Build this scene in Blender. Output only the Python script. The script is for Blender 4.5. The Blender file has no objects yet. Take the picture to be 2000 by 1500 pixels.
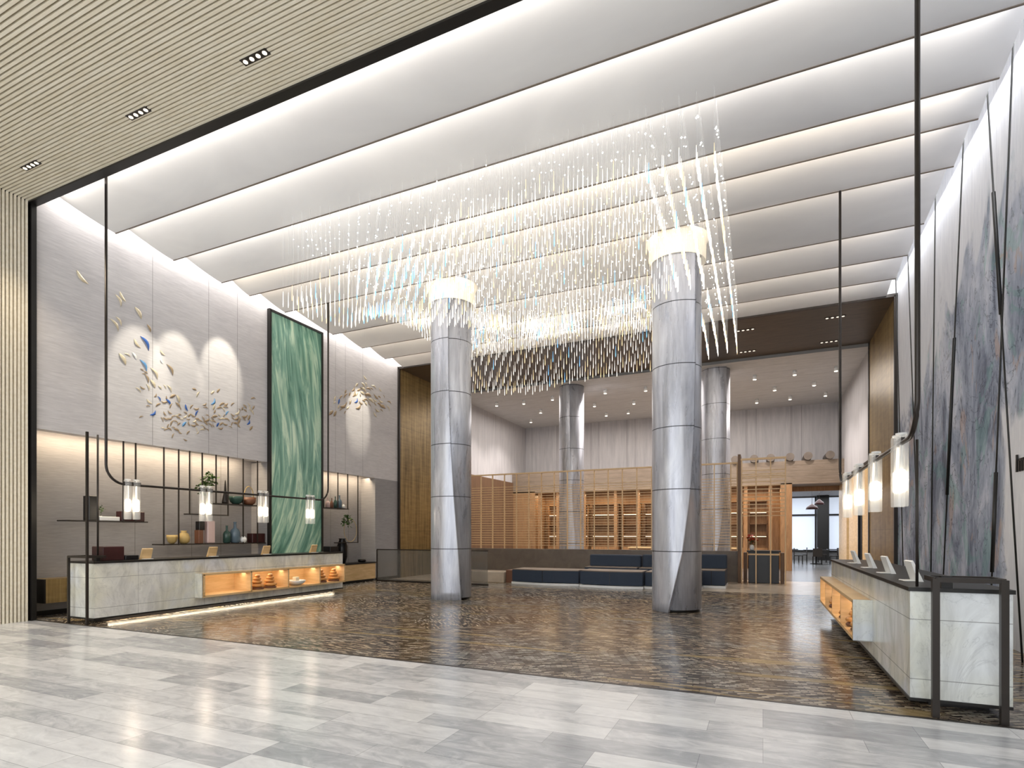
import bpy, math, random
from mathutils import Vector
C = bpy.context.scene.collection
S = bpy.context.scene
random.seed(7)
PI = math.pi
F, U0, V0, H = 1093.0, 1000.0, 1045.0, 1.55
YAW = math.radians(24.15)
# ------------------------------------------------------------------ camera
cd = bpy.data.cameras.new('camera'); cam = bpy.data.objects.new('camera', cd); C.objects.link(cam)
cam.location = (0, 0, H); cam.rotation_euler = (PI/2, 0, YAW)
cd.sensor_width = 36; cd.lens = 36*F/2000; cd.shift_y = (V0-750)/2000; cd.clip_start = .05; cd.clip_end = 300
S.camera = cam
S.view_settings.view_transform = 'Standard'; S.view_settings.look = 'None'
S.view_settings.exposure = 0.28; S.view_settings.gamma = 1; S.view_settings.use_curve_mapping = False
# ------------------------------------------------------------------ world: soft daylight coming in from the street side
w = bpy.data.worlds.new('daylight'); S.world = w; w.use_nodes = True
w.node_tree.nodes['Background'].inputs[0].default_value = (.93, .96, 1, 1)
w.node_tree.nodes['Background'].inputs[1].default_value = 2.3
CZ = 7.6          # ceiling height
XL, XR = -12.1, 3.1   # hall side walls
Y0, Y1, Y2, Y3 = 5.75, 16.9, 20.7, 28.8
TIPS = [6.99, 8.2, 9.4, 10.2, 11.35, 13.2, 14.55, 15.75, 16.9]
def light(kind, loc, energy, color=(1,1,1), rot=(0,0,0), size=(1,1), name='lamp_light', spot=60, blend=.6, r=.03):
    l = bpy.data.lights.new(name, kind); l.energy = energy; l.color = color
    if kind == 'AREA': l.shape = 'RECTANGLE'; l.size, l.size_y = size
    elif kind == 'SPOT': l.spot_size = math.radians(spot); l.spot_blend = blend; l.shadow_soft_size = r
    else: l.shadow_soft_size = r
    o = bpy.data.objects.new(name, l); C.objects.link(o); o.location = loc; o.rotation_euler = rot
    return o
def aim(o, to):
    d = Vector(to)-Vector(o.location); o.rotation_euler = d.to_track_quat('-Z', 'Y').to_euler()
WARM = (1, .83, .62); SOFT = (1, .94, .86)
K = 1.0
# coves: a strip light lying behind every ceiling panel edge, and along both walls
for i, y in enumerate([Y0+.06] + TIPS[:-1]):
    light('AREA', ((XL+XR)/2, y+.10, CZ+.05), 34*K, (1, .95, .9) if i < 3 else (1, .88, .74), (math.radians(112), 0, 0), (14.4, .08), 'panel_cove_light')
light('AREA', (XL+.14, 11.3, CZ+.42), 130*K, (1, .95, .9), (0, math.radians(-8), 0), (.10, 11), 'wall_cove_light')
light('AREA', (XR-.14, 11.3, CZ+.42), 75*K, (.97, .98, 1), (0, math.radians(8), 0), (.10, 11), 'wall_cove_light')
# light shelf in the recess behind the reception desk
light('AREA', (XL-.33, 8.2, 3.62), 75*K, (1, .8, .55), (0, math.radians(-20), 0), (.10, 4.7), 'recess_light')
light('AREA', (XL-.33, 14.3, 3.62), 36*K, (1, .8, .55), (0, math.radians(-20), 0), (.10, 2.5), 'recess_light')
# back room and pavilion
for x in (-10, -6.2, -2.4, .9):
    for y in (22.2, 25.2):
        light('SPOT', (x, y, 7.4), 420*K, (1, .93, .88), (0, 0, 0), spot=120, name='back_room_light')
light('AREA', (-4.5, 24.3, 7.3), 520*K, (1, .93, .88), (0, 0, 0), (13, 5), 'back_room_added_fill')  # added fill to brighten the rear room, stands for no fixture

# ------------------------------------------------------------------ pixel -> world
def ray(u, v):
    r = (u-U0)/F
    return (-math.sin(YAW)+math.cos(YAW)*r, math.cos(YAW)+math.sin(YAW)*r, (V0-v)/F)
def P(u, v, x=None, y=None, z=None):
    d = ray(u, v)
    t = x/d[0] if x is not None else y/d[1] if y is not None else (z-H)/d[2]
    return Vector((d[0]*t, d[1]*t, H+d[2]*t))
# ------------------------------------------------------------------ materials
def srgb(c): return tuple((x/12.92 if x <= .04045 else ((x+.055)/1.055)**2.4) for x in c)
class M:
    def __init__(s, name, col=(.8,.8,.8), rough=.5, metal=0, spec=.5, emit=None, strength=0, coat=0, trans=0, alpha=1, ior=1.45):
        s.m = bpy.data.materials.new(name); s.m.use_nodes = True; s.t = s.m.node_tree; s.n = s.t.nodes; s.b = s.n['Principled BSDF']
        s.b.inputs['Base Color'].default_value = (*srgb(col), 1); s.b.inputs['Roughness'].default_value = rough
        s.b.inputs['Metallic'].default_value = metal; s.b.inputs['Specular IOR Level'].default_value = spec
        s.b.inputs['Coat Weight'].default_value = coat; s.b.inputs['Coat Roughness'].default_value = .05
        s.b.inputs['Transmission Weight'].default_value = trans; s.b.inputs['IOR'].default_value = ior
        s.b.inputs['Alpha'].default_value = alpha
        if emit: s.b.inputs['Emission Color'].default_value = (*srgb(emit), 1); s.b.inputs['Emission Strength'].default_value = strength
    def node(s, typ, **kw):
        x = s.n.new(typ)
        for k, v in kw.items():
            if k.startswith('i_'): x.inputs[k[2:].replace('_', ' ')].default_value = v
            else: setattr(x, k, v)
        return x
    def L(s, a, b): s.t.links.new(a, b)
    def coord(s, scale=(1,1,1), rot=(0,0,0), loc=(0,0,0), geo=False):
        if geo: src = s.node('ShaderNodeNewGeometry').outputs['Position']
        else: src = s.node('ShaderNodeTexCoord').outputs['Object']
        mp = s.node('ShaderNodeMapping'); mp.inputs['Scale'].default_value = scale; mp.inputs['Rotation'].default_value = rot; mp.inputs['Location'].default_value = loc
        s.L(src, mp.inputs[0]); return mp.outputs[0]
    def noise(s, vec, scale=1, detail=4, rough=.5, dist=0):
        x = s.node('ShaderNodeTexNoise'); x.inputs['Scale'].default_value = scale; x.inputs['Detail'].default_value = detail
        x.inputs['Roughness'].default_value = rough; x.inputs['Distortion'].default_value = dist; s.L(vec, x.inputs['Vector']); return x.outputs['Fac']
    def ramp(s, fac, stops, interp='LINEAR'):
        x = s.node('ShaderNodeValToRGB'); e = x.color_ramp.elements; x.color_ramp.interpolation = interp
        while len(e) < len(stops): e.new(.5)
        for el, (p, c) in zip(e, stops):
            el.position = p; el.color = (*srgb(c), 1) if not isinstance(c, (int, float)) else (c, c, c, 1)
        s.L(fac, x.inputs[0]); return x.outputs[0]
    def mix(s, fac, a, b, mode='MIX'):
        x = s.node('ShaderNodeMix', data_type='RGBA', blend_type=mode)
        for k, v in ((0, fac), (6, a), (7, b)):
            if isinstance(v, (int, float)): x.inputs[k].default_value = v
            elif isinstance(v, tuple): x.inputs[k].default_value = (*srgb(v), 1)
            else: s.L(v, x.inputs[k])
        return x.outputs[2]
    def math(s, op, a, b=0):
        x = s.node('ShaderNodeMath', operation=op)
        for k, v in ((0, a), (1, b)):
            if isinstance(v, (int, float)): x.inputs[k].default_value = v
            else: s.L(v, x.inputs[k])
        return x.outputs[0]
    def sep(s, vec):
        x = s.node('ShaderNodeSeparateXYZ'); s.L(vec, x.inputs[0]); return x.outputs
    def color(s, c): s.L(c, s.b.inputs['Base Color']); return s
    def rough(s, c): s.L(c, s.b.inputs['Roughness']); return s
    def bump(s, h, strength=.2, dist=.01):
        x = s.node('ShaderNodeBump'); x.inputs['Strength'].default_value = strength; x.inputs['Distance'].default_value = dist
        s.L(h, x.inputs['Height']); s.L(x.outputs[0], s.b.inputs['Normal']); return s
    def line(s, co, period, width, offset=0):
        """1 inside thin lines repeated every PERIOD along the scalar CO"""
        a = s.math('FRACT', s.math('DIVIDE', s.math('ADD', co, offset), period))
        return s.math('LESS_THAN', a, width/period)
def mat_plain(name, col, rough=.5, **k): return M(name, col, rough, **k).m

def floor_marble():
    m = M('grey_marble_planks', rough=.16, spec=.4)
    v = m.coord(geo=True)
    br = m.node('ShaderNodeTexBrick'); br.offset = .37; br.offset_frequency = 3
    br.inputs['Scale'].default_value = 1; br.inputs['Mortar Size'].default_value = .0015; br.inputs['Brick Width'].default_value = 1.1; br.inputs['Row Height'].default_value = .26
    br.inputs['Color1'].default_value = (0, 0, 0, 1); br.inputs['Color2'].default_value = (1, 1, 1, 1); br.inputs['Mortar'].default_value = (.3, .3, .3, 1); br.inputs['Bias'].default_value = 0
    m.L(v, br.inputs['Vector'])
    n = m.noise(m.coord((.7, 5, 1), geo=True), 1.6, 8, .6, .8)
    n2 = m.noise(m.coord((1, 2.2, 1), (0, 0, .3), geo=True), 3.2, 8, .65, 1.6)
    a = m.mix(.56, br.outputs['Color'], n); a = m.mix(.42, a, n2)
    c = m.ramp(a, [(.22, (.60, .61, .63)), (.4, (.73, .74, .76)), (.52, (.86, .865, .875)), (.72, (.96, .965, .97))])
    c = m.mix(br.outputs['Fac'], c, (.5, .51, .53))
    m.color(c); m.rough(m.ramp(n2, [(0, .15), (1, .28)])); return m.m
def floor_mosaic():
    m = M('brown_stroke_mosaic', rough=.2, spec=.45)
    v = m.coord(geo=True)
    vo = m.node('ShaderNodeTexVoronoi', feature='F1'); vo.inputs['Scale'].default_value = .62; m.L(v, vo.inputs['Vector'])
    ang = m.math('MULTIPLY', m.math('SUBTRACT', m.sep(vo.outputs['Color'])[0], .5), 1.7)
    rt = m.node('ShaderNodeVectorRotate', rotation_type='Z_AXIS'); m.L(v, rt.inputs['Vector']); m.L(ang, rt.inputs['Angle'])
    br = m.node('ShaderNodeTexBrick'); br.offset = .5
    br.inputs['Scale'].default_value = 1; br.inputs['Mortar Size'].default_value = .005; br.inputs['Brick Width'].default_value = .13; br.inputs['Row Height'].default_value = .034
    br.inputs['Color1'].default_value = (0, 0, 0, 1); br.inputs['Color2'].default_value = (1, 1, 1, 1); br.inputs['Mortar'].default_value = (0, 0, 0, 1)
    m.L(rt.outputs[0], br.inputs['Vector'])
    n = m.noise(v, .55, 4, .6)
    a = m.mix(.35, br.outputs['Color'], m.noise(rt.outputs[0], 9, 3, .6))
    c1 = m.ramp(a, [(.15, (.17, .14, .12)), (.36, (.36, .31, .27)), (.6, (.58, .51, .44)), (.85, (.84, .77, .66))])
    c2 = m.ramp(a, [(.15, (.17, .17, .165)), (.4, (.38, .37, .36)), (.85, (.76, .75, .72))])
    c = m.mix(m.ramp(n, [(.45, 0), (.6, 1)]), c1, c2)
    # long golden inlay streaks
    w1 = m.noise(m.coord((.22, 2.4, 1), (0, 0, .5), geo=True), 1.0, 1, .4)
    st = m.ramp(w1, [(.615, 0), (.635, 1), (.67, 1), (.69, 0)])
    c = m.mix(m.math('MULTIPLY', m.sep(st)[0], .8), c, (.64, .56, .40))
    m.color(c); m.bump(br.outputs['Fac'], .12, .003); m.rough(m.ramp(a, [(0, .12), (1, .3)])); return m.m
def marble(name, tint=(.86, .87, .86), joints=(1.22, .48), zl=(.27, .8), side='y'):
    m = M(name, rough=.22, spec=.5)
    v = m.coord(geo=True)
    n = m.noise(m.coord((1, 1, .45), (.5, .5, .3), geo=True), 2.6, 9, .62, 1.6)
    n2 = m.noise(m.coord((1.2, 1.2, .7), (.6, .2, .3), geo=True), 1.3, 7, .6, 3.2)
    c = m.ramp(n, [(.28, tuple(x*.82 for x in tint)), (.47, tuple(x*.94 for x in tint)), (.62, tint), (.8, tuple(min(1, x*1.08) for x in tint))])
    vein = m.ramp(n2, [(.485, 0), (.5, 1), (.515, 0)])
    c = m.mix(m.math('MULTIPLY', m.sep(vein)[0], .22), c, (.50, .52, .53))
    tn = m.ramp(m.noise(v, .9, 3), [(.4, (1, 1, 1)), (.55, (.97, .96, .90)), (.66, (.93, .95, 1))])
    c = m.mix(.8, c, tn, 'MULTIPLY')
    x, y, z = m.sep(v)
    l = 0
    for zz in zl:
        q = m.math('LESS_THAN', m.math('ABSOLUTE', m.math('SUBTRACT', z, zz)), .004)
        l = m.math('MAXIMUM', l, q) if l else q
    l = m.math('MAXIMUM', l, m.line(y, 1.35, .006, .1))
    c = m.mix(m.math('MULTIPLY', l, .6), c, (.38, .39, .38))
    m.color(c); return m.m
def column_mat():
    m = M('grey_column_stone', rough=.32, metal=.35, spec=.6)
    v = m.coord((1, 1, .16))
    n = m.noise(v, 3.2, 8, .62, 1.0); n2 = m.noise(m.coord((5, 5, .5)), 2.5, 5, .6, .4)
    c = m.ramp(n, [(.25, (.60, .61, .65)), (.45, (.72, .73, .77)), (.6, (.82, .83, .86)), (.8, (.91, .92, .94))])
    c = m.mix(.35, c, m.ramp(n2, [(.3, (.48, .49, .53)), (.7, (.86, .87, .90))]))
    z = m.sep(m.coord())[2]
    l = m.line(z, 1.25, .018, .04)
    c = m.mix(l, c, (.22, .23, .25))
    m.color(c); m.rough(m.ramp(n, [(.2, .2), (.8, .42)])); m.bump(n2, .15, .01); return m.m
def slat_mat(name, a, b, rough=.5):
    m = M(name, rough=rough); n = m.noise(m.coord((1, 9, 9), geo=True), 2, 4); m.color(m.ramp(n, [(.3, a), (.7, b)])); return m.m
def wall_fabric(k=1.0):
    m = M('pale_woven_wall_fabric', rough=.85)
    n = m.noise(m.coord((1, 1.6, 20), geo=True), 2.2, 5, .65); n2 = m.noise(m.coord((1, 1, 3), geo=True), .7, 3)
    c = m.ramp(n, [(.3, (.72, .71, .71)), (.7, (.83, .82, .815))]); c = m.mix(.25, c, m.ramp(n2, [(.3, (.70, .69, .70)), (.7, (.86, .85, .84))]))
    y = m.sep(m.coord(geo=True))[1]
    l = 0
    for yy in (7.9, 9.25, 10.05, 13.6, 14.05, 14.9):
        q = m.math('LESS_THAN', m.math('ABSOLUTE', m.math('SUBTRACT', y, yy)), .007); l = m.math('MAXIMUM', l, q) if l else q
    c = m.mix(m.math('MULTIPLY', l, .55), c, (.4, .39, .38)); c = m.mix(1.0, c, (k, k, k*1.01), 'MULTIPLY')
    m.color(c); m.bump(n, .2, .004); return m.m
def back_wall_mat():
    m = M('grey_timber_panelling', rough=.7)
    n = m.noise(m.coord((6, 6, .5), geo=True), 1.6, 4, .6)
    c = m.ramp(n, [(.3, (.66, .65, .66)), (.7, (.74, .73, .73))])
    x, y, z = m.sep(m.coord(geo=True))
    l = m.math('MAXIMUM', m.line(x, 1.9, .02, .3), m.line(m.math('ADD', y, x), 1.9, .02, .4))
    l = m.math('MAXIMUM', m.line(x, 1.9, .02, .75), l)
    m.color(m.mix(m.math('MULTIPLY', l, .5), c, (.3, .28, .27))); return m.m
def bronze():
    m = M('streaked_bronze_cladding', rough=.38, metal=.35)
    n = m.noise(m.coord((7, 7, .35), geo=True), 1.3, 5, .6, .3); n2 = m.noise(m.coord((1, 1, 5), geo=True), 2, 3)
    c = m.ramp(n, [(.25, (.34, .27, .16)), (.5, (.55, .46, .30)), (.75, (.70, .61, .42))]); c = m.mix(.2, c, m.ramp(n2, [(.3, (.3, .24, .14)), (.7, (.7, .6, .4))]))
    z = m.sep(m.coord(geo=True))[2]
    m.color(m.mix(m.math('MULTIPLY', m.line(z, 1.9, .012, .2), .5), c, (.2, .16, .1))); return m.m
def wood(name, a, b, rough=.45, sc=(1, 1, 8), lines=None):
    m = M(name, rough=rough); n = m.noise(m.coord(sc, geo=True), 2.2, 6, .6, .6)
    c = m.ramp(n, [(.3, a), (.7, b)])
    if lines:
        ax, per, wd = lines; l = m.line(m.sep(m.coord(geo=True))[ax], per, wd); c = m.mix(m.math('MULTIPLY', l, .6), c, tuple(x*.4 for x in a))
    m.color(c); return m.m
def mural():
    m = M('painted_mural_wall', rough=.7)
    x, y, z = m.sep(m.coord(geo=True))
    n = m.noise(m.coord((1, 1, .6), geo=True), .75, 8, .6, 1.4)
    n2 = m.noise(m.coord((1, 1.2, .5), (0, 0, 0), (3, 5, 1), geo=True), .8, 10, .7, 1.0)
    n3 = m.noise(m.coord((1, 1.1, .8), (.9, 0, 0), (9, 2, 4), geo=True), .9, 6, .6, 1.8)
    nf = m.noise(m.coord((1, 7, .8), geo=True), 2.4, 8, .75, .6)
    base = m.mix(.5, (.84, .85, .88), m.ramp(nf, [(.3, (.72, .74, .79)), (.7, (.92, .93, .95))]))
    # heavy paint low down, thinning to bare plaster along a slanted top edge
    top = m.math('ADD', 6.5, m.math('MULTIPLY', m.math('SUBTRACT', y, 9.6), -.30))
    d = m.math('MULTIPLY', m.math('SUBTRACT', top, z), .55); d = m.math('ADD', d, m.math('MULTIPLY', m.math('SUBTRACT', n, .5), 3.0))
    wob = m.math('MULTIPLY', m.math('SUBTRACT', n, .5), 2.2)
    near = m.math('MAXIMUM', m.math('MULTIPLY', m.math('SUBTRACT', y, 10.0), 2.5), m.math('MULTIPLY', m.math('SUBTRACT', z, 3.1), 1.5)); near = m.math('ADD', near, wob)
    d = m.math('MINIMUM', d, near)
    dens = m.ramp(d, [(.0, 0), (.25, .85), (.7, 1)])
    paint = m.ramp(n2, [(.34, (.15, .18, .25)), (.40, (.28, .33, .43)), (.45, (.50, .55, .64)), (.52, (.66, .70, .78)), (.60, (.84, .86, .91))])
    paint = m.mix(.3, paint, m.ramp(nf, [(.3, (.25, .29, .38)), (.7, (.80, .82, .88))]))
    teal = m.ramp(n3, [(.56, 0), (.59, 1)])
    paint = m.mix(m.math('MULTIPLY', m.sep(teal)[0], .6), paint, m.ramp(n2, [(.35, (.25, .42, .46)), (.62, (.62, .76, .76))]))
    pk = m.ramp(m.noise(m.coord((1, 1, .6), (0, 0, 0), (1, 14, 7), geo=True), 1.2, 5, .6, 1), [(.60, 0), (.64, 1)])
    paint = m.mix(m.math('MULTIPLY', m.sep(pk)[0], .5), paint, (.74, .62, .54))
    vl = m.ramp(m.noise(m.coord((1, 1, .6), (.5, 0, 0), (2, 3, 1), geo=True), 1.3, 6, .5, 2.6), [(.488, 0), (.5, 1), (.512, 0)])
    paint = m.mix(m.math('MULTIPLY', m.sep(vl)[0], .7), paint, (.13, .17, .24))
    c = m.mix(dens, base, paint)
    c = m.mix(m.math('MULTIPLY', m.line(y, 1.05, .01, .2), .35), c, (.30, .32, .37))
    m.color(c); return m.m
def green_panel():
    m = M('jade_swirl_glass', rough=.3, spec=.6)
    v = m.coord(geo=True); x, y, z = m.sep(v)
    bend = m.math('MULTIPLY', m.math('POWER', m.math('ABSOLUTE', m.math('SUBTRACT', z, 4.6)), 1.6), .13)
    dirn = -1.0
    off = m.math('ADD', m.math('MULTIPLY', bend, dirn), m.math('MULTIPLY', m.math('SINE', m.math('MULTIPLY', z, .9)), .22))
    cb = m.node('ShaderNodeCombineXYZ'); m.L(m.math('MULTIPLY', m.math('SUBTRACT', y, off), 3.0), cb.inputs[0]); m.L(m.math('MULTIPLY', z, .33), cb.inputs[1])
    n = m.noise(cb.outputs[0], 1.5, 7, .6, 1.3)
    c = m.ramp(n, [(.3, (.28, .46, .41)), (.42, (.44, .63, .56)), (.52, (.58, .75, .67)), (.6, (.78, .89, .79)), (.72, (.90, .97, .88))])
    big = m.noise(m.coord((1, .9, .35), geo=True), 1.2, 2)
    c = m.mix(.6, c, m.ramp(big, [(.38, (.66, .78, .74)), (.6, (1, 1, 1))]), 'MULTIPLY')
    m.color(c); m.bump(n, .6, .04); return m.m
MT = {}
MT['ceil'] = (lambda m: (m.color(m.ramp(m.noise(m.coord((.5, 1, 1), geo=True), .8, 4, .5, .8), [(.3, (.90, .895, .89)), (.7, (.95, .945, .935))])), m.m)[1])(M('satin_white_ceiling_panel', rough=.35))
MT['white'] = mat_plain('white_plaster', (.86, .855, .85), .7)
MT['edge'] = mat_plain('panel_edge_trim', (.46, .42, .38), .5)
MT['black'] = mat_plain('black_metal', (.09, .085, .08), .4)
MT['bronzeblack'] = mat_plain('dark_bronze_metal', (.20, .18, .165), .35, metal=.4)
MT['beige_slat'] = slat_mat('pale_oak_slat', (.90, .86, .77), (.95, .92, .85))
MT['slat_back'] = mat_plain('dark_slat_backing', (.22, .19, .15), .8)
MT['darkwood'] = wood('dark_walnut_panel', (.26, .215, .165), (.35, .295, .235), .4, (1, 5, 1))
MT['honey'] = wood('honey_timber', (.48, .35, .24), (.60, .46, .33), .45, (1, 1, 7), (2, .17, .012))
MT['honeyv'] = wood('honey_timber_post', (.50, .37, .25), (.64, .49, .34), .45, (7, 7, 1))
MT['brownv'] = wood('brown_timber_boards', (.34, .25, .18), (.46, .35, .26), .5, (7, 7, .6), (0, .6, .02))
MT['taupe'] = wood('taupe_timber_beam', (.46, .40, .34), (.54, .48, .42), .5, (1, 1, 7), (2, .24, .01))
MT['niche'] = wood('pale_oak_niche', (.80, .66, .46), (.90, .77, .58), .45, (1, 1, 7))
MT['lowwall'] = wood('brown_stone_parapet', (.36, .32, .29), (.44, .40, .36), .4, (1, 1, 1))
MT['beigefloor'] = wood('cream_stone_floor', (.74, .68, .60), (.84, .78, .70), .2, (1, 1, 1))
MT['greyfloor'] = wood('grey_stone_floor', (.40, .40, .40), (.48, .48, .48), .2, (1, 1, 1))
MT['backceil'] = wood('grey_board_ceiling', (.74, .74, .74), (.82, .82, .82), .6, (1, 5, 1), (1, .9, .015))
MT['navy'] = (lambda m: (m.bump(m.noise(m.coord(), 90, 3), .3, .003), m.m)[1])(M('navy_upholstery', (.20, .24, .30), .8))
MT['steel'] = mat_plain('screen_gold_metal', (.82, .70, .54), .45)
MT['glass'] = M('clear_glass', (.95, .97, .97), .02, trans=1, ior=1.3).m
MT['tint'] = M('smoked_glass', (.45, .44, .42), .04, alpha=.35).m
MT['darkred'] = mat_plain('oxblood_lacquer', (.22, .10, .10), .35)
MT['blackbox'] = mat_plain('black_lacquer', (.06, .055, .06), .3)
MT['cream'] = mat_plain('cream_ceramic', (.88, .84, .74), .3)
MT['paper'] = mat_plain('white_ceramic', (.9, .9, .89), .3)
MT['pinkv'] = mat_plain('blush_ceramic', (.82, .72, .70), .35)
MT['bluev'] = mat_plain('blue_grey_glass', (.36, .43, .48), .15)
MT['greenv'] = mat_plain('dark_green_glaze', (.20, .30, .27), .2)
MT['amber'] = mat_plain('amber_stone', (.84, .60, .34), .35)
MT['goldstone'] = mat_plain('golden_coral_stone', (.72, .62, .40), .5)
MT['terr'] = mat_plain('brown_stoneware', (.45, .30, .22), .4)
MT['leaf'] = (lambda m: (m.color(m.ramp(m.noise(m.coord(), 12, 3), [(.3, (.12, .20, .08)), (.7, (.30, .42, .18))])), m.m)[1])(M('green_foliage', rough=.5))
MT['redleaf'] = mat_plain('red_flower_petal', (.78, .25, .10), .5)
MT['orn_c'] = M('champagne_ornament', (.84, .79, .68), .3, metal=.25).m
MT['orn_t'] = M('taupe_ornament', (.66, .58, .47), .35, metal=.3).m
MT['orn_b'] = M('cobalt_ornament', (.22, .38, .66), .25).m
MT['orn_l'] = M('sky_blue_ornament', (.42, .62, .80), .25).m
MT['orn_w'] = M('white_ornament', (.95, .95, .93), .3).m
def emit(name, col, st, sample=False):
    m = M(name, col, .4, emit=col, strength=st).m
    m.cycles.emission_sampling = 'AUTO' if sample else 'NONE'
    return m
MT['drop'] = emit('lit_crystal_drop', (1, .98, .94), 1.15)
MT['dropw'] = emit('lit_champagne_drop', (1, .90, .70), .85)
MT['dropb'] = emit('lit_ice_blue_drop', (.50, .78, 1), 1.1)
MT['bead'] = emit('lit_crystal_bead', (1, 1, .98), 4)
MT['thread'] = M('clear_thread', (.92, .92, .92), .3, alpha=.30).m
MT['lampcore'] = emit('lit_lamp_core', (1, .96, .88), 2.3, True)
MT['frost'] = M('ribbed_glass_shade', (.97, .97, .96), .12, alpha=.22, emit=(1, .97, .92), strength=.06).m
MT['led'] = emit('lit_spot_lens', (1, .95, .86), 5); MT['ledlow'] = emit('lit_small_lens', (1, .95, .86), 1.1)
MT['ledw'] = emit('lit_strip', (1, .92, .78), 2.2, True)
MT['capglow'] = emit('column_cap_painted_uplight', (1, .95, .86), .22, True)  # uplight on the column cap put in as emission, the cap is no lamp
MT['daywin'] = emit('daylit_window_pane', (.86, .90, .96), .5, True)
MT['fabric'] = wall_fabric(); MT['fabric_shaded'] = wall_fabric(.74); MT['backwall'] = back_wall_mat(); MT['bronze'] = bronze(); MT['mural'] = mural(); MT['green'] = green_panel()  # second wall fabric is a darker copy, recess shade put into its colour
MT['floor1'] = floor_marble(); MT['floor2'] = floor_mosaic(); MT['marble'] = marble('veined_desk_marble', (.90, .90, .885)); MT['marble2'] = marble('cool_desk_marble', (.91, .925, .93)); MT['col'] = column_mat()
# ------------------------------------------------------------------ mesh builder
class MB:
    def __init__(s): s.v = []; s.f = []; s.sm = []; s.mi = []; s.cur = 0
    def face(s, idx, smooth=False): s.f.append(tuple(idx)); s.sm.append(smooth); s.mi.append(s.cur)
    def box(s, a, b, bev=0):
        x0, y0, z0 = a; x1, y1, z1 = b
        if x0 > x1: x0, x1 = x1, x0
        if y0 > y1: y0, y1 = y1, y0
        if z0 > z1: z0, z1 = z1, z0
        n = len(s.v)
        if bev <= 0:
            s.v += [(x, y, z) for z in (z0, z1) for y in (y0, y1) for x in (x0, x1)]
            for q in ((0,2,3,1), (4,5,7,6), (0,1,5,4), (2,6,7,3), (0,4,6,2), (1,3,7,5)): s.face([n+i for i in q])
            return s
        b_ = min(bev, (x1-x0)/2.01, (y1-y0)/2.01, (z1-z0)/2.01)
        rings = []
        for z, ins in ((z0, b_), (z0+b_, 0), (z1-b_, 0), (z1, b_)):
            k = b_
            if ins: pts = [(x0+k, y0+k), (x1-k, y0+k), (x1-k, y1-k), (x0+k, y1-k)]; pts = [p for p in pts for _ in (0, 1)]
            else: pts = [(x0, y0+k), (x0+k, y0), (x1-k, y0), (x1, y0+k), (x1, y1-k), (x1-k, y1), (x0+k, y1), (x0, y1-k)]
            if ins: pts = [(x0+k, y0+k), (x0+k*1.01, y0+k), (x1-k*1.01, y0+k), (x1-k, y0+k), (x1-k, y1-k), (x1-k*1.01, y1-k), (x0+k*1.01, y1-k), (x0+k, y1-k)]
            rings.append([len(s.v)+i for i in range(8)]); s.v += [(px, py, z) for px, py in pts]
        for r0, r1 in zip(rings, rings[1:]):
            for i in range(8): s.face((r0[i], r0[(i+1) % 8], r1[(i+1) % 8], r1[i]))
        s.face(rings[0][::-1]); s.face(rings[-1]); return s
    def lathe(s, c, prof, seg=20, cap=True, smooth=True):
        cx, cy, cz = c; rings = []
        for r, z in prof:
            rings.append([len(s.v)+i for i in range(seg)])
            s.v += [(cx+r*math.cos(2*PI*i/seg), cy+r*math.sin(2*PI*i/seg), cz+z) for i in range(seg)]
        for a, b in zip(rings, rings[1:]):
            for i in range(seg): s.face((a[i], a[(i+1) % seg], b[(i+1) % seg], b[i]), smooth)
        if cap: s.face(rings[0][::-1]); s.face(rings[-1])
        return s
    def tube(s, pts, r, seg=8, cap=True, r2=None):
        pts = [Vector(p) for p in pts]; rings = []; n = len(pts)
        for k, p in enumerate(pts):
            d = (pts[min(k+1, n-1)]-pts[max(k-1, 0)]).normalized()
            up = Vector((0, 0, 1)) if abs(d.z) < .9 else Vector((1, 0, 0))
            a = d.cross(up).normalized(); b = a.cross(d)
            rr = r if r2 is None else r+(r2-r)*k/max(1, n-1)
            if isinstance(r, (list, tuple)): rr = r[k]
            rings.append([len(s.v)+i for i in range(seg)])
            s.v += [tuple(p+a*rr*math.cos(2*PI*i/seg)+b*rr*math.sin(2*PI*i/seg)) for i in range(seg)]
        for q, t in zip(rings, rings[1:]):
            for i in range(seg): s.face((q[i], q[(i+1) % seg], t[(i+1) % seg], t[i]), seg > 4)
        if cap: s.face(rings[0][::-1]); s.face(rings[-1])
        return s
    def grid(s, fn, nu, nv, smooth=True):
        n = len(s.v); s.v += [tuple(fn(i/nu, j/nv)) for j in range(nv+1) for i in range(nu+1)]
        for j in range(nv):
            for i in range(nu):
                a = n+j*(nu+1)+i; s.face((a, a+1, a+nu+2, a+nu+1), smooth)
        return s
    def prism(s, poly, axis, a, b):
        """POLY in the two other axes, extruded along AXIS from a to b"""
        n = len(s.v); k = len(poly)
        for t in (a, b):
            for p, q in poly:
                s.v.append({'x': (t, p, q), 'y': (p, t, q), 'z': (p, q, t)}[axis])
        for i in range(k): s.face((n+i, n+(i+1) % k, n+k+(i+1) % k, n+k+i))
        s.face([n+i for i in range(k)][::-1]); s.face([n+k+i for i in range(k)]); return s
    def build(s, name, mats, parent=None, loc=(0,0,0), rot=0):
        me = bpy.data.meshes.new(name); me.from_pydata(s.v, [], s.f)
        for m in (mats if isinstance(mats, (list, tuple)) else [mats]): me.materials.append(MT[m] if isinstance(m, str) else m)
        me.polygons.foreach_set('use_smooth', s.sm); me.polygons.foreach_set('material_index', s.mi); me.update()
        o = bpy.data.objects.new(name, me); C.objects.link(o); o.location = loc; o.rotation_euler = (0, 0, rot)
        if parent is not None: o.parent = parent
        return o
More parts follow.
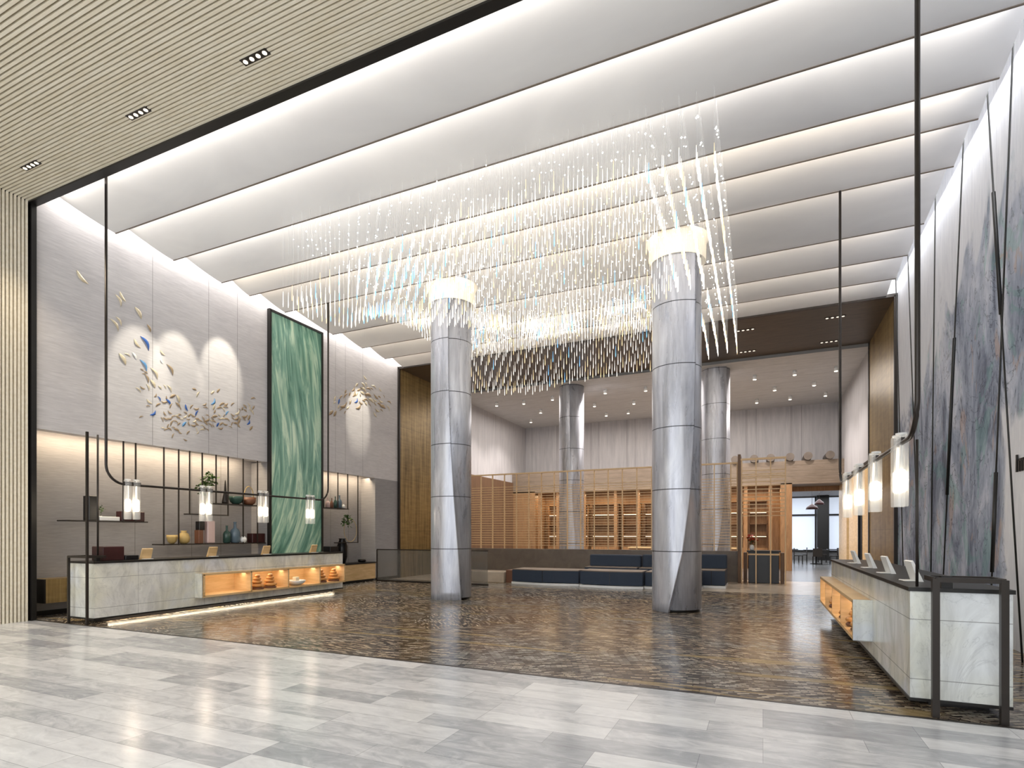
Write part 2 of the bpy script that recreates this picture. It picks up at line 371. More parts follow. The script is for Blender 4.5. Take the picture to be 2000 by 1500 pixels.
def tag(o, label, cat=None, group=None, kind=None):
    if label: o['label'] = label
    if cat: o['category'] = cat
    if group: o['group'] = group
    if kind: o['kind'] = kind
    return o
def thing(name, label, cat, loc=(0,0,0), group=None, rot=0):
    o = bpy.data.objects.new(name, None); C.objects.link(o); o.location = loc; o.rotation_euler = (0, 0, rot); o.empty_display_size = .1
    return tag(o, label, cat, group)
def struct(name, mb, mats, label=None, parent=None, cat=None):
    o = mb.build(name, mats, parent)
    if parent is None: o['kind'] = 'structure'; tag(o, label, cat or name.split('_')[0])
    return o
def dup(root, loc, rot=None, label=None, group=None):
    r = root.copy(); C.objects.link(r); r.location = loc
    if rot is not None: r.rotation_euler = (0, 0, rot)
    if label: r['label'] = label
    if group: r['group'] = group
    for ch in list(root.children):
        c = ch.copy(); C.objects.link(c); c.parent = r
        for g in list(ch.children):
            d = g.copy(); C.objects.link(d); d.parent = c
    return r
# ================================================================== SETTING
mb = MB().box((XL-.2, -4, -.2), (XR+.2, Y0, 0)); struct('floor', mb, 'floor1', 'pale grey marble plank floor of the foreground', cat='floor')
mb = MB().box((XL-.8, Y0, -.2), (XR+.2, 16.35, -.002)); struct('floor', mb, 'floor2', 'glossy brown and black stroke-patterned hall floor', cat='floor')
mb = MB().box((XL-.8, 16.35, -.2), (XR+.2, 20.9, -.001)); struct('floor', mb, 'beigefloor', 'cream stone floor strip behind the patterned floor', cat='floor')
mb = MB().box((XL-.8, 20.9, -.2), (9, 44, -.001)); struct('floor', mb, 'greyfloor', 'grey stone floor seen through the rear doorway', cat='floor')
mb = MB().box((XL-.2, Y0-.02, .0), (XR, Y0+.02, .003)); struct('trim_1', mb, 'bronzeblack', 'thin dark metal strip where the marble meets the patterned floor', cat='trim')
# slatted lobby ceiling and side wall
mb = MB(); y = -4.0
mb.box((XL-.1, -4, CZ+.07), (XR+.2, Y0-.06, CZ+.2)); mb.cur = 1
n = int((Y0-.1+4)/.0565)
for i in range(n):
    yy = Y0-.12-i*.0565
    mb.box((XL, yy-.031, CZ-.03), (XR, yy, CZ+.06))
struct('ceiling', mb, ['slat_back', 'beige_slat'], 'pale oak slatted ceiling over the foreground lobby', cat='ceiling')
mb = MB(); mb.box((XL-.2, -4, 0), (XL-.06, Y0-.02, CZ+.1)); mb.cur = 1
for i in range(n):
    yy = Y0-.12-i*.0565
    mb.box((XL-.06, yy-.033, 0), (XL+.02, yy, CZ-.03))
struct('wall_left_front', mb, ['slat_back', 'beige_slat'], 'pale oak vertically slatted wall at the left edge', cat='wall')
mb = MB().box((XL-.2, Y0-.12, CZ-.06), (XR+.2, Y0+.02, CZ+.75)); struct('trim_2', mb, 'black', 'black band along the edge of the slatted ceiling', cat='trim')
mb = MB().box((XL-.1, Y0-.08, 0), (XL+.05, Y0+.0, CZ)); struct('trim_3', mb, 'black', 'black vertical edge strip at the end of the slatted wall', cat='trim')
# right side: mural wall
mb = MB().box((XR, Y0, 0), (XR+.2, Y1+.1, CZ+.8)); struct('wall_right', mb, 'mural', 'right wall covered by a blue and grey abstract mural', cat='wall')
mb = MB().box((XR, -4, 0), (XR+.2, Y0, CZ)); struct('wall_right_front', mb, 'white', 'white lobby side wall beside the camera', cat='wall')
# left wall: upper part, recess, piers
mb = MB().box((XL-.25, Y0, 3.5), (XL, Y1+.1, CZ+.8)); mb.box((XL-.62, Y0, 3.75), (XL-.25, Y1, 3.95)); mb.cur = 0
struct('wall_left', mb, 'fabric', 'pale woven upper left wall carrying the leaf ornaments', cat='wall')
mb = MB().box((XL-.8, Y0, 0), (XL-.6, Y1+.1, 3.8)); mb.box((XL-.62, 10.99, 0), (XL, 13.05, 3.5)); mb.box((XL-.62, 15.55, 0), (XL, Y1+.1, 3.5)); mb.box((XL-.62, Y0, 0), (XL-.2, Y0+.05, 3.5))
struct('wall_left_lower', mb, 'fabric_shaded', 'recessed lower left wall with painted shade behind the reception desk', cat='wall')
mb = MB().box((XL-.6, Y0, 0), (XL-.57, 10.99, .09)); mb.box((XL-.6, 13.05, 0), (XL-.57, 15.55, .09)); mb.box((XL, 15.55, 0), (XL+.02, Y1, .09)); struct('baseboard_left', mb, 'black', 'dark skirting at the foot of the left wall', cat='baseboard')
# hall ceiling panels (one continuous ceiling of stepped panels)
top = CZ+.75
mb = MB().box((XL-.2, Y0, top), (XR+.2, Y1, top+.1)); struct('ceiling', mb, 'white', 'white void above the stepped ceiling panels', cat='ceiling')
ys = [Y0+.06] + TIPS
for i in range(len(TIPS)):
    a, b = ys[i]+.20, ys[i+1]
    if i == 0: a = ys[0]+.05
    L0 = b-a; N = 10; pts = []
    for k in range(N+1):
        q = k/N; pts.append((a+L0*q, CZ+.22*(1-q)**1.35+.008))
    poly = pts + [(b, CZ+.045)] + [(p[0], p[1]+.03) for p in reversed(pts[:-1])]
    mb = MB(); x0, x1 = XL+.24, XR-.24
    n0 = len(mb.v)
    for x in (x0, x1): mb.v += [(x, p, q) for p, q in pts]
    for k in range(N): mb.face((n0+k, n0+k+1, n0+N+1+k+1, n0+N+1+k), True)
    n1 = len(mb.v)
    for x in (x0, x1): mb.v += [(x, p, q+.035) for p, q in pts]
    for k in range(N): mb.face((n1+k, n1+N+1+k, n1+N+1+k+1, n1+k+1), True)
    for e in (0, N+1):
        for k in range(N): mb.face((n0+e+k, n0+e+k+1, n1+e+k+1, n1+e+k))
    mb.cur = 1; mb.box((x0, b-.006, CZ-.002), (x1, b+.02, CZ+.05))
    o = mb.build('ceiling_panel', ['ceil', 'edge'])
    o['kind'] = 'structure'; tag(o, 'curved white ceiling panel with a dark edge, %s from the front' % ['first', 'second', 'third', 'fourth', 'fifth', 'sixth', 'seventh', 'eighth', 'ninth'][i], 'ceiling')
# portal
mb = MB().box((XL-.3, Y1, CZ), (XR+.3, Y2, CZ+.3)); struct('ceiling', mb, 'darkwood', 'dark walnut soffit of the wide portal', cat='ceiling')
mb = MB().box((XL-.3, Y1, CZ+.3), (XR+.3, Y1+.05, CZ+.9)); mb.box((XL-.3, Y1-.01, CZ+.05), (XR+.3, Y1, CZ+.9)); struct('wall_back_upstand', mb, 'white', 'white upstand above the portal at the end of the ceiling', cat='wall')
mb = MB().box((XL-.3, Y1, 0), (XL+.04, Y2, CZ)); struct('wall_left_portal', mb, 'bronze', 'bronze clad left reveal of the portal', cat='wall')
mb = MB().box((XR-.04, Y1, 0), (XR+.3, Y2, CZ)); struct('wall_right_portal', mb, 'bronze', 'bronze clad right reveal of the portal', cat='wall')
mb = MB(); mb.box((XL-.05, Y1-.07, 0), (XL+.08, Y1, CZ)); mb.box((XR-.08, Y1-.07, 0), (XR+.05, Y1, CZ)); mb.box((XL-.05, Y1-.07, CZ-.03), (XR+.05, Y1, CZ+.05)); mb.box((XR-.07, Y2-.03, 0), (XR+.05, Y2+.06, CZ))
struct('trim_4', mb, 'bronzeblack', 'dark metal frame round the portal', cat='trim')
# back room
mb = MB().box((XL-.3, Y2, 7.5), (9, Y3+.2, 7.7)); struct('ceiling', mb, 'backceil', 'grey board ceiling of the rear room', cat='ceiling')
mb = MB().box((XL-.3, Y3, 4.2), (XR+.3, Y3+.2, 7.6)); struct('wall_back', mb, 'backwall', 'grey panelled rear wall above the timber pavilion', cat='wall')
mb = MB().box((XL-.3, Y2, 0), (XL, Y3, 7.6)); struct('wall_left_back', mb, 'backwall', 'grey panelled left wall of the rear room', cat='wall')
mb = MB().box((XR, Y2, 3.9), (XR+.25, Y3, 7.6)); struct('wall_right_back', mb, 'backwall', 'grey panelled upper right wall of the rear room', cat='wall')
mb = MB(); mb.box((XR, Y2, 0), (XR+.25, 22.4, 3.9)); mb.box((XR, 23.1, 0), (XR+.25, 25.6, 3.9)); mb.box((XR, 26.3, 0), (XR+.25, Y3, 3.9))
struct('wall_right_back', mb, 'niche', 'pale wood lower right wall of the rear room', cat='wall')
mb = MB(); mb.box((XR-.05, Y2, 3.84), (XR, Y3, 3.94)); mb.box((XR-.03, 22.35, 0), (XR+.2, 22.45, 3.9)); mb.box((XR-.03, 23.05, 0), (XR+.2, 23.15, 3.9)); struct('trim_5', mb, 'black', 'black trim along the right rear wall', cat='trim')
mb = MB().box((9, Y2, 0), (9.2, 44, 7.6)); mb.box((XR+.3, Y2, 0), (9, Y2+.1, 7.6)); struct('wall_right_far', mb, 'white', 'white wall beyond the right rear openings', cat='wall')
mb = MB().box((XL, Y2+.1, 0), (XL+.06, Y3, 4.3)); struct('trim_8', mb, 'brownv', 'brown timber cladding on the lower left wall of the rear room', cat='trim')
# timber pavilion at the back: wall, fascia, openings
PY = 27.0
mb = MB(); mb.box((XL, PY, 3.75), (XR, Y3, 4.75)); struct('trim_6', mb, 'taupe', 'long taupe timber beam across the rear wall', cat='trim')
mb = MB(); mb.box((XL, Y3-.2, 0), (.95, Y3, 4.2)); mb.box((.7, PY, 0), (1.15, Y3, 3.8)); mb.box((XL, PY, 0), (XL+1.3, Y3, 3.8)); mb.box((.95, Y3-.05, 3.55), (XR, Y3+.2, 4.2))
struct('wall_back_lower', mb, 'honeyv', 'honey timber rear wall and doorway jamb under the beam', cat='wall')
# far room beyond the doorway
mb = MB(); mb.box((-6, 40, 0), (9, 40.2, .55)); mb.box((-6, 40, 3.9), (9, 40.2, 4.6)); struct('wall_back_far', mb, 'greyfloor', 'grey wall round the far windows', cat='wall')
mb = MB(); mb.box((-6, Y3+.2, 4.0), (9, 40, 4.2)); struct('ceiling', mb, 'backwall', 'dim ceiling of the far dining room', cat='ceiling')
for k, (xa, xb) in enumerate(((-1.8, 1.3), (1.42, 3.0), (3.75, 6.6))):
    t = struct('window_%d' % (k+1), MB().box((xa, 40.04, .55), (xb, 40.08, 3.9)), 'daywin', ['left', 'middle', 'right'][k]+' bright window of the far dining room', cat='window')
    fr = MB(); fr.box((xa-.08, 39.9, .5), (xa+.02, 40.04, 3.95)); fr.box((xb-.02, 39.9, .5), (xb+.08, 40.04, 3.95)); fr.box((xa, 39.92, 2.75), (xb, 40.04, 2.87)); fr.box((xa, 39.92, .5), (xb, 40.04, .6))
    fr.build('window_frame', 'black', t)
mb = MB().box((3.05, 39.2, 0), (3.7, 39.9, 4.1)); struct('trim_7', mb, 'black', 'dark square pier between the far windows', cat='trim')
# low parapet carrying the screen
mb = MB().box((XL, 19.9, 0), (-.74, 20.15, 1.02)); struct('wall_back_parapet', mb, 'lowwall', 'low brown parapet under the slatted screen', cat='wall')

# ================================================================== COLUMNS
def column(x, y, label, tab, grp, cap=True):
    t = thing('round_column', label, 'column', (x, y, 0), grp)
    MB().lathe((0, 0, 0), [(.478, .05), (.478, CZ+.5)], 48).build('shaft', 'col', t)
    MB().lathe((0, 0, 0), [(.44, 0), (.44, .06)], 40).build('plinth', 'black', t)
    # outer stone shell that laps over the shaft along a slowly turning seam
    f0 = math.atan2(-y, -x)
    def seam(z):
        for (za, da), (zb_, db) in zip(tab, tab[1:]):
            if z <= zb_: break
        q = (min(z, zb_)-za)/(zb_-za); return f0+math.radians(da+(db-da)*q)
    R = .51; nz = 40; na = 36; mb = MB()
    for j in range(nz+1):
        z = .0+7.9*j/nz; a0 = seam(z); span = math.radians(235)
        for i in range(na+1):
            a = a0-span*(i/na)**1.25; rr_ = R+.045*math.exp(-(a0-a)/.30)
            mb.v.append((rr_*math.cos(a), rr_*math.sin(a), z))
        mb.v.append((.43*math.cos(a0), .43*math.sin(a0), z)); mb.v.append((.45*math.cos(a0-span), .45*math.sin(a0-span), z))
    W = na+3
    for j in range(nz):
        for i in range(na): a = j*W+i; mb.face((a, a+W, a+W+1, a+1), True)
        a = j*W; mb.face((a+na+1, a+na+1+W, a+W, a)); mb.face((a+na, a+na+W, a+na+2+W, a+na+2))
    mb.face([i for i in range(na+1)]+[na+2, na+1])
    mb.build('stone_shell', 'col', t)
    if cap: MB().lathe((0, 0, 0), [(.555, CZ-.45), (.565, CZ-.38), (.57, CZ-.1), (.61, CZ+.0), (.63, CZ+.03)], 48, cap=False).build('cap_uplight_glow', 'capglow', t)
    return t
TA = [(0, -19), (1.2, 11), (2.4, 27), (3.7, 36), (5, 39), (8, 40)]; TB = [(0, 24), (1.2, 16), (2.4, 6), (3.7, -2), (5, -8), (8, -10)]
column(-6.98, 11.95, 'grey stone-clad round column, front left of the hall', TB, 'round columns')
column(-1.62, 12.0, 'grey stone-clad round column, front right and largest', TA, 'round columns')
column(-7.0, 21.5, 'grey stone-clad round column rising behind the screen, rear left', TB, 'round columns', False)
column(-1.55, 21.5, 'grey stone-clad round column rising behind the screen, rear right', TA, 'round columns', False)

# ================================================================== CHANDELIER
GX = [-8.4, -6.4, -4.5, -2.5, -.6]; GY = [8, 9.5, 11, 12.5, 14, 15.4]
GZ = [[5.95, 6.05, 6.80, 6.95, 6.8, 5.95], [6.25, 6.5, 6.35, 6.6, 6.6, 5.75], [6.7, 6.6, 6.0, 6.35, 6.75, 5.95], [6.75, 6.6, 6.1, 6.4, 6.55, 6.05], [6.55, 6.5, 6.45, 6.4, 6.3, 6.2]]
def seg(g, v):
    for i in range(len(g)-1):
        if v <= g[i+1]: break
    q = max(0, min(1, (v-g[i])/(g[i+1]-g[i]))); return i, q*q*(3-2*q)
def zb(x, y):
    i, p = seg(GX, x); j, q = seg(GY, y)
    return (GZ[i][j]*(1-p)+GZ[i+1][j]*p)*(1-q)+(GZ[i][j+1]*(1-p)+GZ[i+1][j+1]*p)*q
ch = thing('chandelier', 'huge wave-shaped chandelier of hanging lit crystal drops under the ceiling', 'chandelier', (-4.5, 11.7, CZ))
bulk = MB(); near = []
rr = random.Random(3)
pts = []
nx, ny = 35, 58
for i in range(nx):
    for j in range(ny):
        x = -8.4+7.8*i/(nx-1); y = 8+7.4*j/(ny-1)
        if j % 2 and 3 < i < nx-5: x += .105
        if any((x-cx)**2+(y-cy)**2 < .62**2 for cx, cy in ((-6.98, 11.95), (-1.62, 12.0))): continue
        pts.append((x, y, zb(x, y)+rr.uniform(-.05, .05)))
pts.sort(key=lambda p: p[0]**2+p[1]**2)
def strand(mb, x, y, z, r):
    ox, oy, oz = x+4.5, y-11.7, z-CZ
    blue = rr.random() < (.16 if (math.sin(x*2.3+1)*math.cos(y*1.7) > .35) else .015)
    mb.cur = 0; mb.tube([(ox, oy, .1), (ox, oy, oz+.2)], .0022, 3, False)
    mb.cur = 3 if blue else (2 if rr.random() < .24 else 1)
    if (x+7)**2+(y-9)**2 < 2.2 and rr.random() < .25: mb.cur = 3
    k = r
    mb.tube([(ox, oy, oz+.30), (ox, oy, oz+.14), (ox, oy, oz+.05), (ox, oy, oz)], [.002*k, .005*k, .0095*k, .004*k], 5, True)
    mb.cur = 4
    for zz in (rr.uniform(-.12, -.4),):
        if zz > oz+.4 and rr.random() < .7:
            q = .012*k*rr.uniform(.6, 1.4); mb.lathe((ox, oy, zz), [(.001, -q), (q, 0), (.001, q)], 4, False, False)
mats = ['thread', 'drop', 'dropw', 'dropb', 'bead']
for k, (x, y, z) in enumerate(pts):
    if k < 100:
        m1 = MB(); strand(m1, x, y, z, 1.0); m1.build('crystal_strand', mats, ch)
    else: strand(bulk, x, y, z, 1.0)
o = bulk.build('crystal_strand', mats, ch); o['kind'] = 'stuff'
for x, y in ((-7.5, 9.2), (-4.5, 9.4), (-1.6, 9.2), (-4.5, 12), (-7.6, 14), (-4.5, 14.6), (-1.4, 14.3)):
    light('POINT', (x, y, zb(x, y)+.25), 4*K, (1, .95, .86), name='chandelier_bulb_light', r=.02)

# ================================================================== RECEPTION DESKS (left: +x face open, right: mirrored)
def desk(s, x0, ya, yb, label, mat, name='reception_desk'):
    """x0 = hall-side face, s = +1 when the hall lies towards +x"""
    t = thing(name, label, 'desk', (0, 0, 0)); xb = x0-s*.72
    nA, nB = ya+1.95, yb-.15
    m = MB(); m.box((x0, ya, .1), (xb, nA, 1.05)); m.box((x0, nA, .74), (xb, yb, 1.05)); m.box((x0, nA, .1), (xb, yb, .28)); m.box((x0-s*.35, nA, .28), (xb, yb, .74)); m.box((x0, nB, .28), (xb, yb, .74))
    m.build('marble_body', mat, t)
    m = MB(); m.box((x0+s*.015, ya-.015, 1.05), (xb-s*.015, yb+.02, 1.085)); m.build('counter_top', 'black', t)
    m = MB(); m.box((x0+s*.012, ya-.012, .075), (xb, yb+.01, .102)); m.build('base_rail', 'black', t)
    m = MB(); m.box((x0-s*.18, ya+.2, 0), (xb+s*.1, yb-.2, .08)); m.build('plinth', 'blackbox', t)
    # open oak shelf box pushed through the face
    px = x0+s*.2
    m = MB(); m.box((px, nA-.04, .72), (x0-s*.33, nB+.02, .76)); m.box((px, nA-.04, .27), (x0-s*.33, nB+.02, .31)); m.box((x0-s*.35, nA-.04, .29), (x0-s*.32, nB, .74))
    for q in (0, .275, .53, .78, 1): 
        yy = nA+(nB-nA)*q; m.box((px, yy-.02, .29), (x0-s*.33, yy+.02, .74))
    m.build('shelf_box', 'niche', t)
    m = MB(); m.box((px, nA-.06, .265), (x0-s*.3, nA-.038, .765)); m.build('box_end_panel', mat, t)
    m = MB(); m.box((x0-s*.26, nA+.05, .708), (x0-s*.29, nB-.05, .718)); m.build('strip_light', 'ledw', t)
    return t
DL, DR = -10.6, 1.2
desk(1, DL, 5.9, 12.2, 'long veined marble reception desk along the left wall', 'marble')
desk(-1, DR, 6.02, 12.3, 'long pale marble reception desk by the mural wall', 'marble2')
for x0, s in ((DL, 1), (DR, -1)):
    light('AREA', (x0-s*.02, 10.1, .70), 9, WARM, (0, 0, 0), (.12, 4), 'shelf_light')
    light('AREA', (x0-s*(.13 if s > 0 else .24), 9.1, .07), 20 if s > 0 else 7, (1, .85, .62), (0, 0, 0), (.05, 5.8), 'desk_underlight')
# metal frames standing at the desk ends
def frame(s, xa, xb, yf, label, wpost, tall=None):
    t = thing('desk_end_frame', label, 'frame', (0, 0, 0))
    for x in (xa, xb):
        h = tall if (tall and x == xb) else 1.18
        MB().box((x-wpost/2, yf-wpost/2, 0), (x+wpost/2, yf+wpost/2, h)).build('post', 'bronzeblack', t)
    MB().box((xa, yf-.02, 1.15), (xb, yf+.02, 1.19)).build('top_rail', 'bronzeblack', t)
    for x in (xa, xb): MB().box((x-.015, yf, 1.15), (x+.015, yf+.30, 1.19)).build('side_rail', 'bronzeblack', t)
    MB().box(((xa+xb)/2-.02+.12*s, yf+.2, 1.085), ((xa+xb)/2+.06+.12*s, yf+.26, 1.19)).build('rail_foot', 'black', t)
    MB().box((xa, yf+.26, 1.15), (xb, yf+.30, 1.19)).build('back_rail', 'bronzeblack', t)
    return t
frame(1, -11.16, -10.62, 5.80, 'black metal frame with one tall post at the near end of the left desk', .035, 3.33)
frame(-1, 1.34, 1.80, 5.82, 'black metal frame at the near end of the right desk', .052)
# tall thin standing rods
tag(MB().tube([(-10.78, 6.06, 1.085), (-10.78, 6.06, 3.33)], .016, 8).build('standing_rod', 'bronzeblack'), 'thin dark metal rod rising from the near end of the left desk', 'rod')
p = P(1791, 1104, x=1.28)
tag(MB().tube([(1.28, p.y, 1.085), (1.28, p.y, 2.42)], .012, 8).build('standing_rod', 'bronzeblack'), 'thin dark metal rod between right desk and hanging lamp rail', 'rod')

# ================================================================== LINEAR PENDANT LAMPS
def arc_pts(x, ya, yb, zt, zr, r=.32):
    pts = [(x, ya, zt), (x, ya, zr+r)]
    for k in range(1, 9): a = k/9*PI/2; pts.append((x, ya+r-r*math.cos(a), zr+r-r*math.sin(a)))
    pts += [(x, ya+r, zr)]
    pts += [(x, yb-r, zr)]
    for k in range(1, 9): a = k/9*PI/2; pts.append((x, yb-r+r*math.sin(a), zr+r-r*math.cos(a)))
    pts += [(x, yb, zr+r), (x, yb, zt)]
    return pts
def linear_lamp(x, ya, yb, zr, lamp_us, label):
    t = thing('linear_pendant_lamp', label, 'lamp', (0, 0, 0))
    MB().tube(arc_pts(x, ya, yb, CZ+.3, zr), .022, 10).build('hanging_frame', 'bronzeblack', t)
    for u in lamp_us:
        y_c = P(u, 900, x=x).y
        for side in (-1, 1):
            xx = x; yy = y_c+side*.076
            b = MB(); b.lathe((xx, yy, 0), [(.058, zr-.62), (.062, zr-.6), (.062, zr+.06), (.058, zr+.08)], 16, cap=False); sh = b.build('glass_shade', 'frost', t)
            c = MB(); c.lathe((xx, yy, 0), [(.03, zr-.48), (.045, zr-.46), (.045, zr-.28), (.03, zr-.26)], 12); c.build('light_core', 'lampcore', sh)
            d = MB(); d.lathe((xx, yy, 0), [(.02, zr-.26), (.012, zr+.07), (.05, zr+.08), (.05, zr+.1)], 12); d.build('fitting', 'paper', sh)
        yy = y_c; MB().box((x-.015, yy-.15, zr+.02), (x+.015, yy+.15, zr+.05)).build('cross_bar', 'bronzeblack', t)
        light('POINT', (x, yy, zr-.36), 9, WARM, name='pendant_bulb_light', r=.02)
    return t
linear_lamp(-10.35, 5.95, 11.36, 2.45, (258, 402, 514, 606), 'long dark metal hanging lamp with glass tubes above the left desk')
linear_lamp(1.24, 5.95, 11.36, 2.45, (1757, 1709, 1677, 1655), 'long dark metal hanging lamp with glass tubes above the right desk')

# ================================================================== GREEN PANEL
t = thing('art_panel', 'tall green swirling glass art panel on the left wall', 'artwork', (XL+.03, 12, 0))
g = MB(); g.box((0, -1.0+.03, .02), (.05, .9, CZ-.05)); g.build('jade_glass', 'green', t)
g = MB(); g.box((-.02, -1.03, 0), (.08, -.97, CZ)); g.box((-.02, .9, 0), (.08, .96, CZ)); g.box((-.02, -1, CZ-.06), (.08, .93, CZ)); g.build('frame', 'black', t)

# ================================================================== WALL ORNAMENTS
def leaf_mesh(name, mat, curve, wid):
    mb = MB(); N = 8
    for k in range(N+1):
        q = k/N; wv = wid*math.sin(PI*min(1, q*1.0))**.7*(1-.3*q)+.002; c = curve*math.sin(PI*q); d = .16*math.sin(PI*q)
        for sgn, dz in ((-1, .0), (0, .10), (1, .0)):
            mb.v.append((d+dz*wid*2+.02, q-.5, c+sgn*wv))
        mb.v.append((d-.03, q-.5, c))
    for k in range(N):
        for a in range(4):
            i0 = k*4+[0, 1, 2, 3][a]; i1 = k*4+[1, 2, 3, 0][a]; mb.face((i0, i1, i1+4, i0+4), True)
    mb.face((0, 3, 2, 1)); n = N*4; mb.face((n, n+1, n+2, n+3))
    me = bpy.data.meshes.new(name); me.from_pydata(mb.v, [], mb.f); me.materials.append(MT[mat]); me.polygons.foreach_set('use_smooth', mb.sm); return me
LM = {}
for k, mat in (('c', 'orn_c'), ('t', 'orn_t'), ('b', 'orn_b'), ('B', 'orn_l'), ('w', 'orn_w')):
    LM[k] = [leaf_mesh('leaf', mat, cv, wd) for cv, wd in ((.12, .10), (-.14, .13), (.05, .16))]
orn = [(135,165,150,50,'c','cream leaf ornament alone at the far upper left'), (415,350,110,65,'c','cream leaf ornament, left of the uppermost pair'), (455,320,100,60,'c','cream leaf ornament, right of the uppermost pair'),
 (575,450,110,62,'c','slim cream leaf ornament right of the uppermost pair'), (385,545,120,58,'c','large cream leaf ornament at the left edge of the flock'), (418,515,90,60,'c','cream leaf ornament close beside the one at the left edge'), (660,570,70,65,'t','short taupe leaf ornament above the largest blue leaf'),
 (625,690,135,60,'b','largest blue leaf ornament of the wall flock'), (570,690,90,55,'c','cream leaf ornament left of the largest blue leaf'), (450,815,110,60,'c','cream leaf ornament lowest at the left edge of the flock'), (490,785,60,30,'c','small cream leaf crossing the lowest left-edge leaf'), (545,790,70,60,'w','white leaf ornament between the two big blue leaves'),
 (615,865,110,60,'B','light blue leaf ornament below the largest blue leaf'), (700,930,110,60,'c','cream leaf ornament beneath the light blue leaf'), (825,900,105,62,'t','taupe leaf ornament at the right edge of the flock stem'), (770,765,60,50,'c','small cream leaf highest at the right of the stem'), (765,830,50,70,'w','small white leaf on the panel joint right of the stem')]
gen_c = [(640,970,80,70),(575,1060,60,45),(650,1040,60,70),(690,1010,80,60),(820,1050,70,60),(665,1150,60,40),(735,1180,50,-30),(600,1275,40,-20),(655,1190,40,10),(890,1130,70,70),(890,1180,60,50),(1020,1055,40,20),(1050,1095,50,-60),(1210,1065,40,-50),(1165,1080,40,-40)]
gen_b = [(740,1130,50,60),(815,1155,60,50),(690,1240,60,-40),(960,1200,60,70),(1040,1245,50,-60),(940,1330,50,-50),(1280,1245,45,-50),(1205,1335,40,-60),(1445,1315,45,-60),(1165,1150,60,-60)]
GO = 'leaf ornaments mounted on the left wall'
PLACED = []
def put_leaf(cu, cv, ln, ang, k, label, sc, ox, oy, meshes=None):
    a = math.radians(ang); du, dv = math.cos(a)*ln/2, math.sin(a)*ln/2
    p0 = P(ox+(cu-du)*sc, oy+(cv-dv)*sc, x=XL+.04); p1 = P(ox+(cu+du)*sc, oy+(cv+dv)*sc, x=XL+.04)
    L = (p1-p0).length
    if L > 1.3: L = 1.3
    c0 = (p0+p1)/2
    if c0.y+L*.4 > 10.93 and c0.y-L*.4 < 13.0: return
    if ln < 58 and any(math.hypot(c0.y-a_, c0.z-b_) < .29*(L+l_) for a_, b_, l_ in PLACED): return
    PLACED.append((c0.y, c0.z, L))
    o = bpy.data.objects.new('leaf_ornament', random.choice(LM[k])); C.objects.link(o)
    mid = (p0+p1)/2; o.location = (XL+.004, mid.y, mid.z); o.rotation_euler = (math.atan2(p1.z-p0.z, p1.y-p0.y), 0, 0); o.scale = (L*.5, L, L*1.25)
    tag(o, label, 'wall ornament', GO)
for cu, cv, ln, ang, k, lab in orn: put_leaf(cu, cv, ln, ang, k, lab, .2467, 130, 500)
LC = 'small beige leaf ornament in the sweeping flock left of the green panel'
LB = 'small blue leaf ornament in the sweeping flock left of the green panel'
for q in gen_c: put_leaf(*q, 't' if random.random() < .5 else 'c', LC, .2467, 130, 500)
for q in gen_b: put_leaf(*q, 'b' if random.random() < .7 else 'B', LB, .2467, 130, 500)
for i in range(330):
    cu = random.uniform(760, 1490); base = 1290 if cu < 1200 else 1290-(cu-1200)*.22
    cv = base+random.gauss(0, 52); 
    if i % 9 == 0: cu = random.uniform(600, 850); cv = 900+(cu-600)*1.1+random.gauss(0, 60)
    put_leaf(cu, cv, random.uniform(32, 56), random.uniform(-75, 75), random.choice('ttttc'), LC, .2467, 130, 500)
for i in range(170):
    a = random.uniform(0, PI); r = random.gauss(1, .24); cu = 1140-155*math.cos(a)*r; cv = 1150-150*math.sin(a)*r+random.gauss(0, 12)
    blue = i % 12 == 3
    put_leaf(cu, cv, random.uniform(26, 52), random.uniform(20, 80) if cu > 1140 else random.uniform(-80, -20), 'b' if blue else random.choice('tttc'), 'small %s leaf ornament in the arched cluster right of the green panel' % ('blue' if blue else 'beige'), .2667, 400, 500)
for u in (272, 345, 432, 700):
    p = P(u, 640 if u < 600 else 745, x=XL)
    l = light('SPOT', (XL+1.5, p.y, CZ-.02), 260*K, (1, .92, .76), spot=30, blend=.55, name='wall_washer_light', r=.02); aim(l, (XL, p.y, p.z-1.0))

# ================================================================== HANGING SHELVES
def shelf(name, label, ya, yb, z, rods, depth=.32, x=XL-.02, ztop=3.52, extra=None):
    t = thing(name, label, 'shelf', (0, 0, 0))
    MB().box((x-depth, ya, z-.025), (x+.02, yb, z+.0)).build('board', 'bronzeblack', t)
    for yy in rods: MB().box((x-.012, yy-.012, z-.03), (x+.012, yy+.012, ztop)).build('hanging_rod', 'bronzeblack', t)
    return t
XS = XL-.02
yv = lambda u: P(u, 1000, x=XS).y
S1, S2, S3, S4 = 1.84, 1.35, 2.33, 2.50
shelf('hanging_shelf', 'dark shelf nearest the slatted wall holding black boxes', yv(130), yv(288), S1, [yv(241), yv(265)])
shelf('hanging_shelf', 'long low dark shelf left of the green panel', yv(315), yv(518), S2, [yv(u) for u in (320, 349, 475, 503)])
shelf('hanging_shelf', 'higher dark shelf left of the green panel holding bowls', yv(421), yv(506), S3, [yv(422)])
S5 = 2.05
shelf('hanging_shelf', 'narrow dark hanging tray above the long low shelf', yv(370), yv(446), S5, [yv(u) for u in (370.5, 395, 445.5)], .2)
yz = lambda u, v: P(u, v, x=XS)
S4 = yz(655, 992).z; S6 = yz(680, 1059).z
shelf('hanging_shelf', 'dark shelf right of the green panel holding bottles', 13.06, yv(681), S4, [yv(660), yv(679)])
shelf('hanging_shelf', 'thin dark hanging frame tray right of the green panel', yv(659.5), yv(699), S6, [yv(699)], .15)
